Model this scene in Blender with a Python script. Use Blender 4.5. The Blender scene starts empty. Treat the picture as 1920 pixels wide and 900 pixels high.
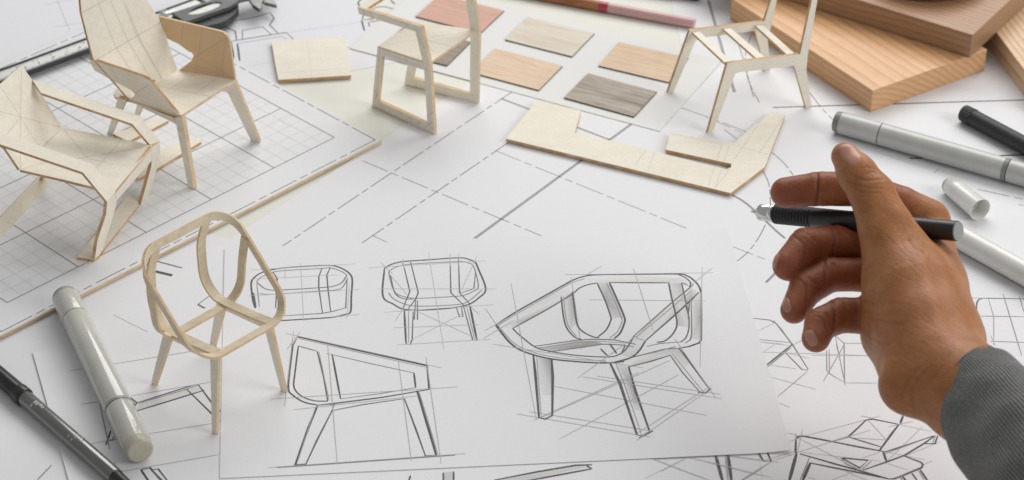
import bpy, bmesh, math, random
import numpy as np
from mathutils import Vector, Matrix
random.seed(4); RNG = np.random.default_rng(7)
CM = 0.01
scene = bpy.context.scene
COL = scene.collection

# ------------------------------------------------------------------ camera (85 mm, solved from the 1 cm grid and the A4 sheet)
PITCH = math.radians(34.068); ROLL = math.radians(-0.7295); FPX = 4568.6; HC = 80.46
CAM = np.array([0.0, -HC / math.tan(PITCH), HC])
FW = np.array([0, math.cos(PITCH), -math.sin(PITCH)]); UP = np.array([0, math.sin(PITCH), math.cos(PITCH)]); RT = np.array([1.0, 0, 0])
cd = bpy.data.cameras.new('camera'); cam = bpy.data.objects.new('camera', cd); COL.objects.link(cam)
cd.sensor_width = 36; cd.lens = FPX / 1920 * 36; cd.clip_start = 0.05; cd.clip_end = 50
cam.location = CAM * CM
cam.matrix_world = Matrix.Translation(Vector(CAM * CM)) @ Matrix.Rotation(math.pi / 2 - PITCH, 4, 'X') @ Matrix.Rotation(-ROLL, 4, 'Z')
cd.dof.use_dof = True; cd.dof.focus_distance = 1.36; cd.dof.aperture_fstop = 13
scene.camera = cam

# ------------------------------------------------------------------ light: one large soft window behind and to the right, an added fill lamp at the right front, dim room around
w = bpy.data.worlds.new('World'); scene.world = w; w.use_nodes = True
bg = w.node_tree.nodes['Background']; bg.inputs[0].default_value = (1.0, 0.995, 0.99, 1); bg.inputs[1].default_value = 0.37
def area(name, loc, target, sx, sy, power, col):
    l = bpy.data.lights.new(name, 'AREA'); l.shape = 'RECTANGLE'; l.size = sx; l.size_y = sy; l.energy = power; l.color = col
    o = bpy.data.objects.new(name, l); COL.objects.link(o); o.location = loc
    o.rotation_euler = (Vector(target) - Vector(loc)).to_track_quat('-Z', 'Y').to_euler(); return o
area('window_light', (0.38, 1.25, 1.22), (0.0, 0.1, 0.0), 1.8, 1.1, 31, (1.0, 0.985, 0.96))
area('side_fill_light', (1.9, -0.75, 1.15), (0.1, 0.05, 0.0), 1.1, 0.9, 22, (1.0, 0.985, 0.96))  # fill lamp added at the right front; no second window known
vs = scene.view_settings; vs.view_transform = 'Standard'; vs.look = 'None'; vs.exposure = -0.24; vs.gamma = 1.0; vs.use_curve_mapping = False

# ------------------------------------------------------------------ pixel -> place
def ray(px, py):
    x = px - 960; y = 450 - py
    cr, sr = math.cos(ROLL), math.sin(ROLL)
    x, y = cr * x + sr * y, -sr * x + cr * y
    return RT * x / FPX + UP * y / FPX + FW
def G(px, py, z=0.0):
    d = ray(px, py); return CAM + d * ((z - CAM[2]) / d[2])
def D(px, py, dep): return CAM + ray(px, py) * dep
def PL(px, py, pl):
    d = ray(px, py); return CAM + d * (np.dot(pl[0] - CAM, pl[1]) / np.dot(d, pl[1]))
def plane(a, b, c):
    n = np.cross(b - a, c - a); n = n / np.linalg.norm(n)
    if np.dot(n, CAM - a) < 0: n = -n
    return (np.array(a, float), n)
def vplane(a, b):
    return plane(a, b, a + np.array([0, 0, 1.0]))
def hplane(z): return (np.array([0, 0, float(z)]), np.array([0, 0, 1.0]))
def unit(v): v = np.array(v, float); return v / np.linalg.norm(v)

# ------------------------------------------------------------------ object helpers
ORG = {}
def props(o, label=None, cat=None, group=None, kind=None):
    if label: o['label'] = label
    if cat: o['category'] = cat
    if group: o['group'] = group
    if kind: o['kind'] = kind
    return o
def thing(name, label, cat, origin, group=None):
    o = bpy.data.objects.new(name, None); COL.objects.link(o); o.empty_display_size = 0.01
    origin = np.array(origin, float); o.location = origin * CM; ORG[o.name] = origin
    return props(o, label, cat, group)
def mesh_obj(name, verts, faces, mats, fm=None, parent=None, origin=None, smooth=False):
    verts = np.array(verts, float)
    if parent is not None: org = ORG[parent.name]
    elif origin is not None: org = np.array(origin, float)
    else: org = np.array([verts[:, 0].mean(), verts[:, 1].mean(), verts[:, 2].min()])
    me = bpy.data.meshes.new(name)
    me.from_pydata([tuple(v) for v in (verts - org) * CM], [], faces)
    if not isinstance(mats, (list, tuple)): mats = [mats]
    for m in mats: me.materials.append(m)
    if fm is not None: me.polygons.foreach_set('material_index', fm)
    if smooth: me.polygons.foreach_set('use_smooth', [True] * len(me.polygons))
    me.update()
    o = bpy.data.objects.new(name, me); COL.objects.link(o)
    ORG[o.name] = org
    if parent is not None: o.parent = parent
    else: o.location = org * CM
    return o
def merge(parts):
    V = []; F = []; M = []
    for v, f, m in parts:
        k = len(V); V += list(v); F += [[i + k for i in q] for q in f]; M += list(m)
    return V, F, M
def prism(pts, vec, cap=0, side=1):
    """polygon pts extruded by vec; returns verts, faces, material index (caps / sides)"""
    n = len(pts); pts = [np.array(p, float) for p in pts]
    nn = np.zeros(3)
    for i in range(n): nn += np.cross(pts[i], pts[(i + 1) % n])
    if np.dot(nn, vec) > 0: pts = pts[::-1]
    V = pts + [p + vec for p in pts]
    F = [list(range(n)), list(range(2 * n - 1, n - 1, -1))]; M = [cap, cap]
    for i in range(n):
        j = (i + 1) % n; F.append([j, i, n + i, n + j]); M.append(side)
    return V, F, M
def panel(name, pts, th, parent, mats=None, pl=None):
    """flat plywood piece: pts on its camera-facing face, thickness th away from the camera"""
    pts = [np.array(p, float) for p in pts]
    if pl is None:
        c = sum(pts) / len(pts); n = np.zeros(3)
        for i in range(len(pts)): n += np.cross(pts[i] - c, pts[(i + 1) % len(pts)] - c)
        n = unit(n)
        if np.dot(n, CAM - c) < 0: n = -n
    else: n = pl[1]
    V, F, M = prism(pts, -n * th)
    return mesh_obj(name, V, F, mats or [M_PLY, M_EDGE], M, parent)
def pxpanel(name, px, pl, th, parent, mats=None): return panel(name, [PL(x, y, pl) for x, y in px], th, parent, mats, pl)
def bar(name, a, b, wdir, wa, wb, th, parent, mats=None):
    """tapered flat bar from a to b"""
    a = np.array(a, float); b = np.array(b, float); t = unit(b - a); wd = np.array(wdir, float); wd = unit(wd - t * np.dot(wd, t)); n = np.cross(t, wd)
    if np.dot(n, CAM - a) < 0: n = -n
    pts = [a - wd * wa / 2 + n * th / 2, a + wd * wa / 2 + n * th / 2, b + wd * wb / 2 + n * th / 2, b - wd * wb / 2 + n * th / 2]
    V, F, M = prism(pts, -n * th)
    return mesh_obj(name, V, F, mats or [M_PLY, M_EDGE], M, parent)
def ribbon(name, P, N, wd, th, parent, mats=None, closed=False):
    """bent strip: broad face normal N, width wd, thickness th"""
    P = np.array(P, float); n = len(P); V = []; F = []; M = []
    wd = np.broadcast_to(wd, (n,))
    for i in range(n):
        a = P[(i - 1) % n] if (closed or i > 0) else P[i]; b = P[(i + 1) % n] if (closed or i < n - 1) else P[i]
        t = unit(b - a); nn = np.array(N[i], float); nn = unit(nn - t * np.dot(nn, t)); s = np.cross(t, nn)
        for su, sv in ((-1, -1), (1, -1), (1, 1), (-1, 1)): V.append(P[i] + s * su * wd[i] / 2 + nn * sv * th / 2)
    m = n if closed else n - 1
    for i in range(m):
        j = (i + 1) % n
        for k in range(4):
            l = (k + 1) % 4; F.append([4 * i + k, 4 * i + l, 4 * j + l, 4 * j + k]); M.append(0 if k in (0, 2) else 1)
    if not closed: F += [[3, 2, 1, 0], [4 * n - 4, 4 * n - 3, 4 * n - 2, 4 * n - 1]]; M += [1, 1]
    return mesh_obj(name, V, F, mats or [M_PLY, M_EDGE], M, parent)
def smooth_path(pts, per=8, closed=False):
    P = [np.array(p, float) for p in pts]; n = len(P); out = []
    for i in range(n if closed else n - 1):
        p1, p2 = P[i], P[(i + 1) % n]
        p0 = P[i - 1] if (closed or i > 0) else 2 * p1 - p2
        p3 = P[(i + 2) % n] if (closed or i < n - 2) else 2 * p2 - p1
        for k in range(per):
            t = k / per
            out.append(0.5 * (2 * p1 + (p2 - p0) * t + (2 * p0 - 5 * p1 + 4 * p2 - p3) * t * t + (3 * p1 - p0 - 3 * p2 + p3) * t ** 3))
    if not closed: out.append(P[-1])
    return out
def lathe(name, p0, axis, prof, mat, parent, seg=40, ref=None, smooth=True, closed=False, rmod=None, origin=None):
    """prof: list of (t, r) along axis from p0; sharp edges by repeating points"""
    ax = unit(axis); ref = np.array(ref if ref is not None else (0, 0, 1.0)); u = unit(ref - ax * np.dot(ref, ax)); v = np.cross(ax, u)
    V = []; F = []
    for t, r in prof:
        for k in range(seg):
            a = 2 * math.pi * k / seg; rr = r * (rmod(k, seg) if rmod else 1)
            V.append(np.array(p0) + ax * t + (u * math.cos(a) + v * math.sin(a)) * rr)
    for i in range(len(prof) - 1):
        if prof[i] == prof[i + 1]: continue
        for k in range(seg):
            l = (k + 1) % seg; F.append([i * seg + k, i * seg + l, (i + 1) * seg + l, (i + 1) * seg + k])
    if not closed:
        F.append(list(range(seg))[::-1]); n = len(prof) - 1; F.append([n * seg + k for k in range(seg)])
    o = mesh_obj(name, V, F, mat, None, parent, origin)
    if smooth:
        fl = [True] * len(o.data.polygons)
        if not closed: fl[-1] = fl[-2] = False
        o.data.polygons.foreach_set('use_smooth', fl)
    return o
def rnd(t0, r0, t1, r1, c0=0.06, c1=0.06, n=4):
    """profile of a cylinder/cone from t0 to t1 with rounded ends (edges kept crisp by doubling)"""
    P = []
    for i in range(n + 1):
        a = math.pi / 2 * i / n; P.append((t0 + c0 * (1 - math.sin(a)), r0 - c0 * (1 - math.sin(math.pi / 2 - 0) * 0 - 0) + c0 * math.sin(a) - 0 if False else r0 - c0 + c0 * math.sin(a)))
    P = [(t0 + c0 * (1 - math.cos(math.pi / 2 * i / n)), r0 - c0 + c0 * math.sin(math.pi / 2 * i / n)) for i in range(n + 1)]
    Q = [(t1 - c1 * (1 - math.cos(math.pi / 2 * i / n)), r1 - c1 + c1 * math.sin(math.pi / 2 * i / n)) for i in range(n + 1)][::-1]
    return P + Q
def box_obj(name, corner, ang, sx, sy, sz, mat, bevel=0.05, parent=None, top=None):
    """rectangular block, local x along ang, origin at its bottom corner"""
    bm = bmesh.new(); bmesh.ops.create_cube(bm, size=1)
    for v in bm.verts: v.co = Vector(((v.co.x + .5) * sx * CM, (v.co.y + .5) * sy * CM, (v.co.z + .5) * sz * CM))
    if bevel: bmesh.ops.bevel(bm, geom=bm.edges[:], offset=bevel * CM, segments=3, affect='EDGES', profile=0.5)
    me = bpy.data.meshes.new(name); 
    mats = mat if isinstance(mat, (list, tuple)) else [mat]
    for m in mats: me.materials.append(m)
    bm.to_mesh(me); bm.free()
    if len(mats) > 1:
        for p in me.polygons: p.material_index = 0 if p.normal.z > 0.8 else 1
    o = bpy.data.objects.new(name, me); COL.objects.link(o)
    o.location = np.array(corner) * CM; o.rotation_euler = (0, 0, ang); ORG[o.name] = np.array(corner, float)
    return o

# ------------------------------------------------------------------ materials
class NT:
    def __init__(s, name, rough=0.5, spec=0.5):
        s.m = bpy.data.materials.new(name); s.m.use_nodes = True; s.t = s.m.node_tree; s.b = s.t.nodes['Principled BSDF']
        s.b.inputs['Roughness'].default_value = rough; s.b.inputs['Specular IOR Level'].default_value = spec
    def n(s, typ, **kw):
        nd = s.t.nodes.new(typ)
        for k, v in kw.items():
            if k in nd.inputs: nd.inputs[k].default_value = v
            else: setattr(nd, k, v)
        return nd
    def l(s, a, b): s.t.links.new(a, b)
    def coords(s, scale=(1, 1, 1), rot=(0, 0, 0), kind='Object'):
        tc = s.n('ShaderNodeTexCoord'); mp = s.n('ShaderNodeMapping'); mp.inputs['Scale'].default_value = scale; mp.inputs['Rotation'].default_value = rot
        s.l(tc.outputs[kind], mp.inputs[0]); return mp.outputs[0]
    def noise(s, vec, scale, detail=4, rough=0.55, dist=0.0):
        nd = s.n('ShaderNodeTexNoise'); nd.inputs['Scale'].default_value = scale; nd.inputs['Detail'].default_value = detail
        nd.inputs['Roughness'].default_value = rough; nd.inputs['Distortion'].default_value = dist
        s.l(vec, nd.inputs['Vector']); return nd.outputs['Fac']
    def ramp(s, fac, stops):
        r = s.n('ShaderNodeValToRGB'); e = r.color_ramp.elements
        while len(e) < len(stops): e.new(0.5)
        for i, (p, c) in enumerate(stops): e[i].position = p; e[i].color = (*c, 1) if len(c) == 3 else c
        s.l(fac, r.inputs[0]); return r.outputs[0]
    def mix(s, fac, a, b, mode='MIX'):
        x = s.n('ShaderNodeMix'); x.data_type = 'RGBA'; x.blend_type = mode
        for sock, val in ((x.inputs[0], fac), (x.inputs[6], a), (x.inputs[7], b)):
            if isinstance(val, (int, float)): sock.default_value = val
            elif isinstance(val, tuple): sock.default_value = (*val, 1) if len(val) == 3 else val
            else: s.l(val, sock)
        return x.outputs[2]
    def bump(s, h, strength=0.2, dist=0.0005):
        b = s.n('ShaderNodeBump'); b.inputs['Strength'].default_value = strength; b.inputs['Distance'].default_value = dist
        s.l(h, b.inputs['Height']); s.l(b.outputs[0], s.b.inputs['Normal'])
    def color(s, c):
        if isinstance(c, tuple): s.b.inputs['Base Color'].default_value = (*c, 1)
        else: s.l(c, s.b.inputs['Base Color'])
        return s
def plain(name, c, rough=0.5, metal=0.0, spec=0.5, coat=0.0):
    t = NT(name, rough, spec); v = t.coords(); f = t.noise(v, 60, 5)
    t.color(t.ramp(f, [(0.3, tuple(x * 0.94 for x in c)), (0.7, tuple(min(x * 1.05, 1) for x in c))]))
    f2 = t.noise(v, 220, 3); r = t.n('ShaderNodeMapRange'); r.inputs[3].default_value = max(rough - 0.06, 0.02); r.inputs[4].default_value = rough + 0.08
    t.l(f2, r.inputs[0]); t.l(r.outputs[0], t.b.inputs['Roughness'])
    t.b.inputs['Metallic'].default_value = metal; t.b.inputs['Coat Weight'].default_value = coat
    return t.m
def paper(name, c):
    t = NT(name, 0.75, 0.25); v = t.coords(); f = t.noise(v, 9, 4); g = t.noise(v, 900, 3, 0.7)
    a = t.ramp(f, [(0.3, tuple(x * 0.985 for x in c)), (0.7, c)]); b = t.ramp(g, [(0.35, (0.965,) * 3), (0.65, (1.0,) * 3)])
    t.color(t.mix(1.0, a, b, 'MULTIPLY')); t.bump(g, 0.06, 0.0002); return t.m
def wood(name, light, dark, ring=90, rough=0.42, fibre=0.5, stretch=14, seed=0.0, along=0, contrast=(0.35, 0.7)):
    """sliced veneer: streaks along local x (along=0) or y (along=1)"""
    t = NT(name, rough, 0.35)
    sc = [1, 1, 1]; sc[along] = 1.0 / stretch
    v = t.coords(tuple(sc)); mp = t.n('ShaderNodeMapping'); mp.inputs['Location'].default_value = (seed, seed * 1.7, seed * 0.6); t.l(v, mp.inputs[0]); v = mp.outputs[0]
    big = t.noise(v, ring * 1.2, 2, 0.5, 0.3); mid = t.noise(v, ring * 5, 5, 0.65, 0.2); fine = t.noise(v, ring * 22, 3, 0.7)
    md = tuple(a * 0.6 + b * 0.4 for a, b in zip(light, dark))
    c = t.ramp(mid, [(contrast[0], dark), (0.5 * (contrast[0] + contrast[1]), md), (contrast[1], light)])
    c = t.mix(t.ramp(big, [(0.42, (0, 0, 0)), (0.68, (0.6,) * 3)]), c, md)
    fm = t.ramp(fine, [(0.3, (1 - fibre * 0.4,) * 3), (0.6, (1.0,) * 3)])
    t.color(t.mix(1.0, c, fm, 'MULTIPLY')); t.bump(fine, 0.12, 0.0003); return t.m
def solid_wood(name, light, dark, spacing, x0, z0, rough=0.4, wob=0.25, sharp=0.8):
    """solid timber, trunk axis along local y at (x0, z0) cm: growth rings run through every face of the block"""
    t = NT(name, rough, 0.4); t.b.inputs['Coat Weight'].default_value = 0.3; t.b.inputs['Coat Roughness'].default_value = 0.32; v = t.coords((100, 100, 100)); sx = t.n('ShaderNodeSeparateXYZ'); t.l(v, sx.inputs[0])
    def mt(op, a, b=None):
        m = t.n('ShaderNodeMath'); m.operation = op
        for i, q in enumerate((a, b)):
            if q is None: continue
            if isinstance(q, (int, float)): m.inputs[i].default_value = q
            else: t.l(q, m.inputs[i])
        return m.outputs[0]
    w1 = t.n('ShaderNodeMapping'); w1.inputs['Scale'].default_value = (0.22, 0.045, 0.22); t.l(v, w1.inputs[0]); warp = t.noise(w1.outputs[0], 1.0, 3, 0.55)
    w2 = t.n('ShaderNodeMapping'); w2.inputs['Scale'].default_value = (1.6, 0.12, 1.6); t.l(v, w2.inputs[0]); warp2 = t.noise(w2.outputs[0], 1.0, 2, 0.5)
    dx = mt('SUBTRACT', sx.outputs[0], x0); dz = mt('SUBTRACT', sx.outputs[2], z0)
    d = mt('SQRT', mt('ADD', mt('MULTIPLY', dx, dx), mt('MULTIPLY', dz, dz)))
    d = mt('ADD', mt('ADD', d, mt('MULTIPLY', warp, wob * 10)), mt('MULTIPLY', warp2, wob * 0.6))
    ph = mt('FRACT', mt('DIVIDE', d, spacing))
    var = mt('ADD', 0.55, mt('MULTIPLY', t.noise(t.coords((40, 2, 40)), 1.0, 2), 0.8))
    late = mt('MULTIPLY', mt('POWER', ph, 2.6), var)
    w3 = t.n('ShaderNodeMapping'); w3.inputs['Scale'].default_value = (26, 0.9, 26); t.l(v, w3.inputs[0]); fib = t.noise(w3.outputs[0], 1.0, 4, 0.7)
    c = t.mix(mt('MULTIPLY', late, sharp), light, dark)
    c = t.mix(1.0, c, t.ramp(fib, [(0.32, (0.80, 0.76, 0.72)), (0.58, (1, 1, 1))]), 'MULTIPLY')
    tint = t.noise(t.coords((9, 2, 9)), 1.0, 3); c = t.mix(1.0, c, t.ramp(tint, [(0.3, (0.90, 0.86, 0.82)), (0.7, (1.04, 1.03, 1.02))]), 'MULTIPLY')
    t.color(c); t.bump(fib, 0.16, 0.0003); return t.m

M_PAPER = paper('white_paper', (0.815, 0.82, 0.842))
M_PAPER_B = paper('bluish_paper', (0.775, 0.785, 0.82))
M_SAMPLE = paper('pale_sample_card', (0.78, 0.785, 0.772))
M_TABLE = paper('cream_table', (0.79, 0.79, 0.725))
def ply():
    t = NT('basswood_ply', 0.7, 0.2); v = t.coords(); f = t.noise(v, 45, 4); g = t.noise(v, 520, 4, 0.75)
    v2 = t.coords((30, 260, 260)); s = t.noise(v2, 1.0, 3)
    a = t.ramp(f, [(0.3, (0.86, 0.805, 0.69)), (0.7, (0.895, 0.85, 0.745))])
    a = t.mix(1.0, a, t.ramp(g, [(0.3, (0.92, 0.91, 0.895)), (0.6, (1, 1, 1))]), 'MULTIPLY')
    a = t.mix(0.3, a, t.mix(1.0, a, t.ramp(s, [(0.35, (0.86, 0.84, 0.8)), (0.65, (1, 1, 1))]), 'MULTIPLY'))
    t.color(a); t.bump(g, 0.16, 0.0004); return t.m
M_PLY = ply()
def edge():
    t = NT('laser_cut_ply_edge', 0.75, 0.15); v = t.coords(); f = t.noise(v, 140, 4, 0.7)
    t.color(t.ramp(f, [(0.3, (0.46, 0.28, 0.14)), (0.55, (0.63, 0.43, 0.25)), (0.75, (0.74, 0.57, 0.38))])); t.bump(f, 0.3, 0.0005); return t.m
M_EDGE = edge()
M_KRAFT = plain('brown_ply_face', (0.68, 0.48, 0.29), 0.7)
def edge2():
    t = NT('pale_ply_edge', 0.75, 0.15); v = t.coords(); f = t.noise(v, 120, 4, 0.7)
    t.color(t.ramp(f, [(0.3, (0.62, 0.44, 0.26)), (0.6, (0.74, 0.58, 0.39)), (0.8, (0.80, 0.68, 0.50))])); t.bump(f, 0.25, 0.0005); return t.m
M_EDGE2 = edge2()
M_BENT = wood('bent_veneer', (0.80, 0.71, 0.55), (0.66, 0.53, 0.36), 60, 0.65, 0.25, 5, 4.1)
def graphite():
    t = NT('graphite', 0.55, 0.3); a = t.n('ShaderNodeAttribute'); a.attribute_name = 'tone'; v = t.coords(); g = t.noise(v, 1500, 2, 0.6)
    m = t.n('ShaderNodeMath'); m.operation = 'MULTIPLY'; r = t.n('ShaderNodeMapRange'); r.inputs[3].default_value = 0.75; r.inputs[4].default_value = 1.2; t.l(g, r.inputs[0])
    t.l(a.outputs['Fac'], m.inputs[0]); t.l(r.outputs[0], m.inputs[1])
    t.color(t.mix(m.outputs[0], (0.79, 0.79, 0.80), (0.045, 0.038, 0.042))); return t.m
M_INK = graphite()

# ------------------------------------------------------------------ strokes: pencil and print on real sheets
PXCM = 31.7
def polyline_len(P): return [0] + list(np.cumsum([np.linalg.norm(P[i + 1] - P[i]) for i in range(len(P) - 1)]))
def stroke_geo(P, wpx, tone, nrm, lift, taper=0.0):
    """ribbon lying on a surface; P list of 3D points"""
    P = [np.array(p, float) for p in P]; n = len(P); V = []; F = []; T = []
    hw = (wpx * 1.1 + 0.25) / PXCM / 2; tone = min(1.0, tone * 1.08 + 0.04) if wpx >= 1.9 else min(1.0, tone * 1.04 + 0.03)
    for i in range(n):
        t = unit(P[min(i + 1, n - 1)] - P[max(i - 1, 0)]); s = np.cross(nrm, t)
        f = 1.0 if (0 < i < n - 1) else 1 - taper
        V += [P[i] + s * hw * f + nrm * lift, P[i] - s * hw * f + nrm * lift]; T += [tone, tone]
    for i in range(n - 1): F.append([2 * i, 2 * i + 1, 2 * i + 3, 2 * i + 2])
    return V, F, T
def dashes(P, pat=(2.0, 0.28, 0.55, 0.28)):
    P = [np.array(p, float) for p in P]; L = polyline_len(P); tot = L[-1]; out = []; s = 0; k = 0
    def at(x):
        i = min(max(np.searchsorted(L, x) - 1, 0), len(P) - 2); return P[i] + (P[i + 1] - P[i]) * ((x - L[i]) / max(L[i + 1] - L[i], 1e-9))
    while s < tot:
        e = min(s + pat[k % len(pat)], tot)
        if k % 2 == 0:
            seg = [at(s)] + [P[i] for i in range(len(P)) if s < L[i] < e] + [at(e)]
            if e - s > 0.03: out.append(seg)
        s = e; k += 1
    return out
def drawing(name, parent, specs, pl, lift=0.006, zt=None, label=None, fills=(), taper=0.35):
    """specs: (width_px, tone, [(px,py),...], style) on plane pl; zt=(ox,oy,scale) turns zoomed pixels into photo pixels"""
    V = []; F = []; T = []
    tr = (lambda q: q) if zt is None else (lambda q: (zt[0] + q[0] / zt[2], zt[1] + q[1] / zt[2]))
    def add(g):
        k = len(V); V.extend(g[0]); F.extend([[i + k for i in f] for f in g[1]]); T.extend(g[2])
    for fi, poly in enumerate(fills):
        P = [PL(*tr(q[:2]), pl) + pl[1] * lift * (0.35 + 0.05 * fi) for q in poly]
        k = len(V); V.extend(P); T.extend([min(q[2] * 1.9, .7) for q in poly]); f = [k + i for i in range(len(P))]
        nn = np.zeros(3)
        for i in range(len(P)): nn += np.cross(P[i], P[(i + 1) % len(P)])
        F.append(f if np.dot(nn, pl[1]) > 0 else f[::-1])
    for i, sp in enumerate(specs):
        wpx, tone, pts = sp[:3]; style = sp[3] if len(sp) > 3 else ''
        P = [PL(*tr(q), pl) for q in pts]
        if 'c' in style or (len(P) > 3 and 's' not in style): P = smooth_path(P, 5)
        elif len(P) == 2 and 'd' not in style:
            P = [P[0] + (P[1] - P[0]) * k / 4 for k in range(5)]
        lf = lift * (1 + 0.02 * (i % 40))
        if 'd' in style:
            for seg in dashes(P): add(stroke_geo(seg, wpx, tone, pl[1], lf, 0.0))
        else: add(stroke_geo(P, wpx, tone, pl[1], lf, taper))
    o = mesh_obj(name, V, F, M_INK, None, parent)
    a = o.data.attributes.new('tone', 'FLOAT', 'POINT'); a.data.foreach_set('value', np.array(T, dtype=np.float32))
    if label: o['label'] = label
    return o

def lines(name, parent, specs, pl, **kw):
    for sp in specs: drawing(name, parent, [sp], pl, **kw)

def sheet(name, label, corner, along, length, width, ztop, mat, side=1, th=0.014, cat='paper', curl=None, curl0=None, N=14):
    """rectangular sheet: corner and along are photo pixels of one edge"""
    a = G(*corner, ztop); e = unit(G(*along, ztop) - a); p = np.array([-e[1], e[0], 0]) * side
    V = []; F = []; M = []
    for s in (0, 1):
        for j in range(N + 1):
            for i in range(N + 1):
                q = a + e * length * i / N + p * width * j / N; zz = 0.0; tl = length * i / N; tw = j / N
                if curl: zz += curl[0] * max(0, (tl - length + curl[1]) / curl[1]) ** 2 * (1 + curl[2] * (0.5 - tw))
                if curl0: zz += curl0[0] * max(0, (curl0[1] - tl) / curl0[1]) ** 2
                V.append(q + np.array([0, 0, zz - th * s]))
    W = N + 1; K = W * W
    for j in range(N):
        for i in range(N):
            q = [j * W + i, j * W + i + 1, (j + 1) * W + i + 1, (j + 1) * W + i]
            F.append(q if side > 0 else q[::-1]); q2 = [x + K for x in q]; F.append(q2[::-1] if side > 0 else q2)
    rim = [i for i in range(W)] + [j * W + N for j in range(1, W)] + [N * W + i for i in range(N - 1, -1, -1)] + [j * W for j in range(N - 1, 0, -1)]
    for k in range(len(rim)):
        x, y = rim[k], rim[(k + 1) % len(rim)]; q = [y, x, x + K, y + K]; F.append(q if side > 0 else q[::-1])
    o = mesh_obj(name, V, F, mat)
    return props(o, label, cat)

# ================================================================== SETTING: the table top
tz = mesh_obj('table_top', *prism([(-75, -62, 0), (75, -62, 0), (75, 78, 0), (-75, 78, 0)], np.array([0, 0, -3.0]))[:2], M_TABLE, origin=(0, 0, -3))
props(tz, kind='structure')

# ================================================================== SHEETS OF PAPER
Z_LOW, Z_PLAN, Z_MID, Z_SAMPLE, Z_A4, Z_BOARD = 0.02, 0.04, 0.062, 0.084, 0.106, 0.33
base = sheet('paper_sheet', 'plain white sheet under the markers at the lower left', (704, 517.5), (150, 378), 56, 42, Z_LOW, M_PAPER, side=1)
drawing('pencil_line', base, [(1.8, 0.75, [(70, 900), (97, 872)])], hplane(Z_LOW))
s4 = sheet('drawing_sheet', 'bluish sheet with a printed chair outline under the caliper and small plywood square', (748, 116), (658, 133), 29.5, 30, Z_LOW, M_PAPER_B, side=-1)
pl4 = hplane(Z_LOW)
zt = (300, 0, 4.174)
drawing('printed_chair_outline', s4, [
    (2.4, 0.85, [(510, 155), (600, 158), (720, 140), (862, 98)], 'c'), (2.4, 0.85, [(862, 98), (893, 143), (858, 195), (928, 265)], 's'),
    (2.6, 0.85, [(490, 180), (498, 208), (590, 245), (600, 318)], 's'), (2.2, 0.8, [(645, 308), (645, 238), (803, 210), (872, 272)], 's'),
    (2.4, 0.85, [(555, 325), (645, 308), (988, 255), (1045, 308)], 's'), (2.8, 0.9, [(555, 325), (580, 455)]), (1.8, 0.6, [(605, 340), (955, 285), (990, 310)], 's'),
    (3.2, 0.9, [(605, 340), (624, 478)]), (2.2, 0.7, [(320, 0), (330, -30)]), (2.2, 0.7, [(330, 5), (420, -10)])], pl4, zt=zt)
drawing('printed_chair_outline', s4, [
    (2.4, 0.85, [(1590, -20), (1552, 20), (1580, 70), (1590, 130), (1580, 150)], 'c'), (3.0, 0.9, [(1578, 158), (1600, 243)]), (2.2, 0.8, [(1578, 158), (1700, 140)]),
    (2.2, 0.8, [(1632, 175), (1640, 210)]), (1.8, 0.7, [(1632, 175), (1720, 155)]), (1.8, 0.6, [(1655, 75), (1700, 55), (1760, 52), (1830, 70)], 'c'), (2.4, 0.8, [(1805, 0), (1840, 32)])], pl4, zt=zt)
lines('construction_line', s4, [
    (1.4, 0.22, [(345, 32), (760, -45)]), (1.4, 0.22, [(470, 124), (760, 68)]), (1.4, 0.22, [(530, 62), (700, 38)]), (1.2, 0.3, [(300, 22), (330, 17)]),
    (1.4, 0.25, [(105, -5), (131, 58)]), (1.2, 0.2, [(84, 8), (150, -3)]), (1.4, 0.2, [(100, 51), (160, 42)])], pl4)
s3 = sheet('plan_sheet', 'large white drawing sheet with grey bars under the wooden blocks and markers', (1257, 0), (1278, 85), 40, 34, Z_LOW, M_PAPER, side=1)
lines('printed_bar', s3, [(5.5, 0.55, [(1328, 0), (1377, 173)]), (3.6, 0.72, [(1449, 201.5), (1700, 194), (1935, 187)], 's'), (4.0, 0.85, [(1705, 297), (1740, 296)]),
                            (4.0, 0.85, [(1870, 292), (1935, 290)])], hplane(Z_LOW), taper=0)
lines('dashed_line', s3, [
    (1.6, 0.62, [(1385, 84), (1395, 116), (1405, 156), (1424, 192)], 'cd'), (1.6, 0.6, [(1408, 66), (1398, 101), (1401, 136), (1414, 185)], 'cd'),
    (1.6, 0.65, [(1517, 172), (1540, 202), (1566, 229)], 'cd'), (1.6, 0.7, [(1722, 358), (1785, 371)], 'd'), (1.6, 0.7, [(1832, 355), (1935, 377)], 'd'),
    (1.4, 0.6, [(1857, 380), (1935, 386)], 'd'), (1.6, 0.75, [(1740, 502), (1797, 514), (1903, 534)], 'sd'), (1.3, 0.5, [(1760, 317), (1706, 365)]), (1.5, 0.65, [(1745, 330), (1772, 338)]),
    (1.5, 0.6, [(1560, 306), (1453, 267)], 'd')], hplane(Z_LOW))
plan = sheet('plan_sheet', 'white plan sheet with dashed centre lines in the middle of the table', (213, 590), (833, 185), 41.5, 46, Z_PLAN, M_PAPER, side=-1)
plp = hplane(Z_PLAN)
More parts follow.
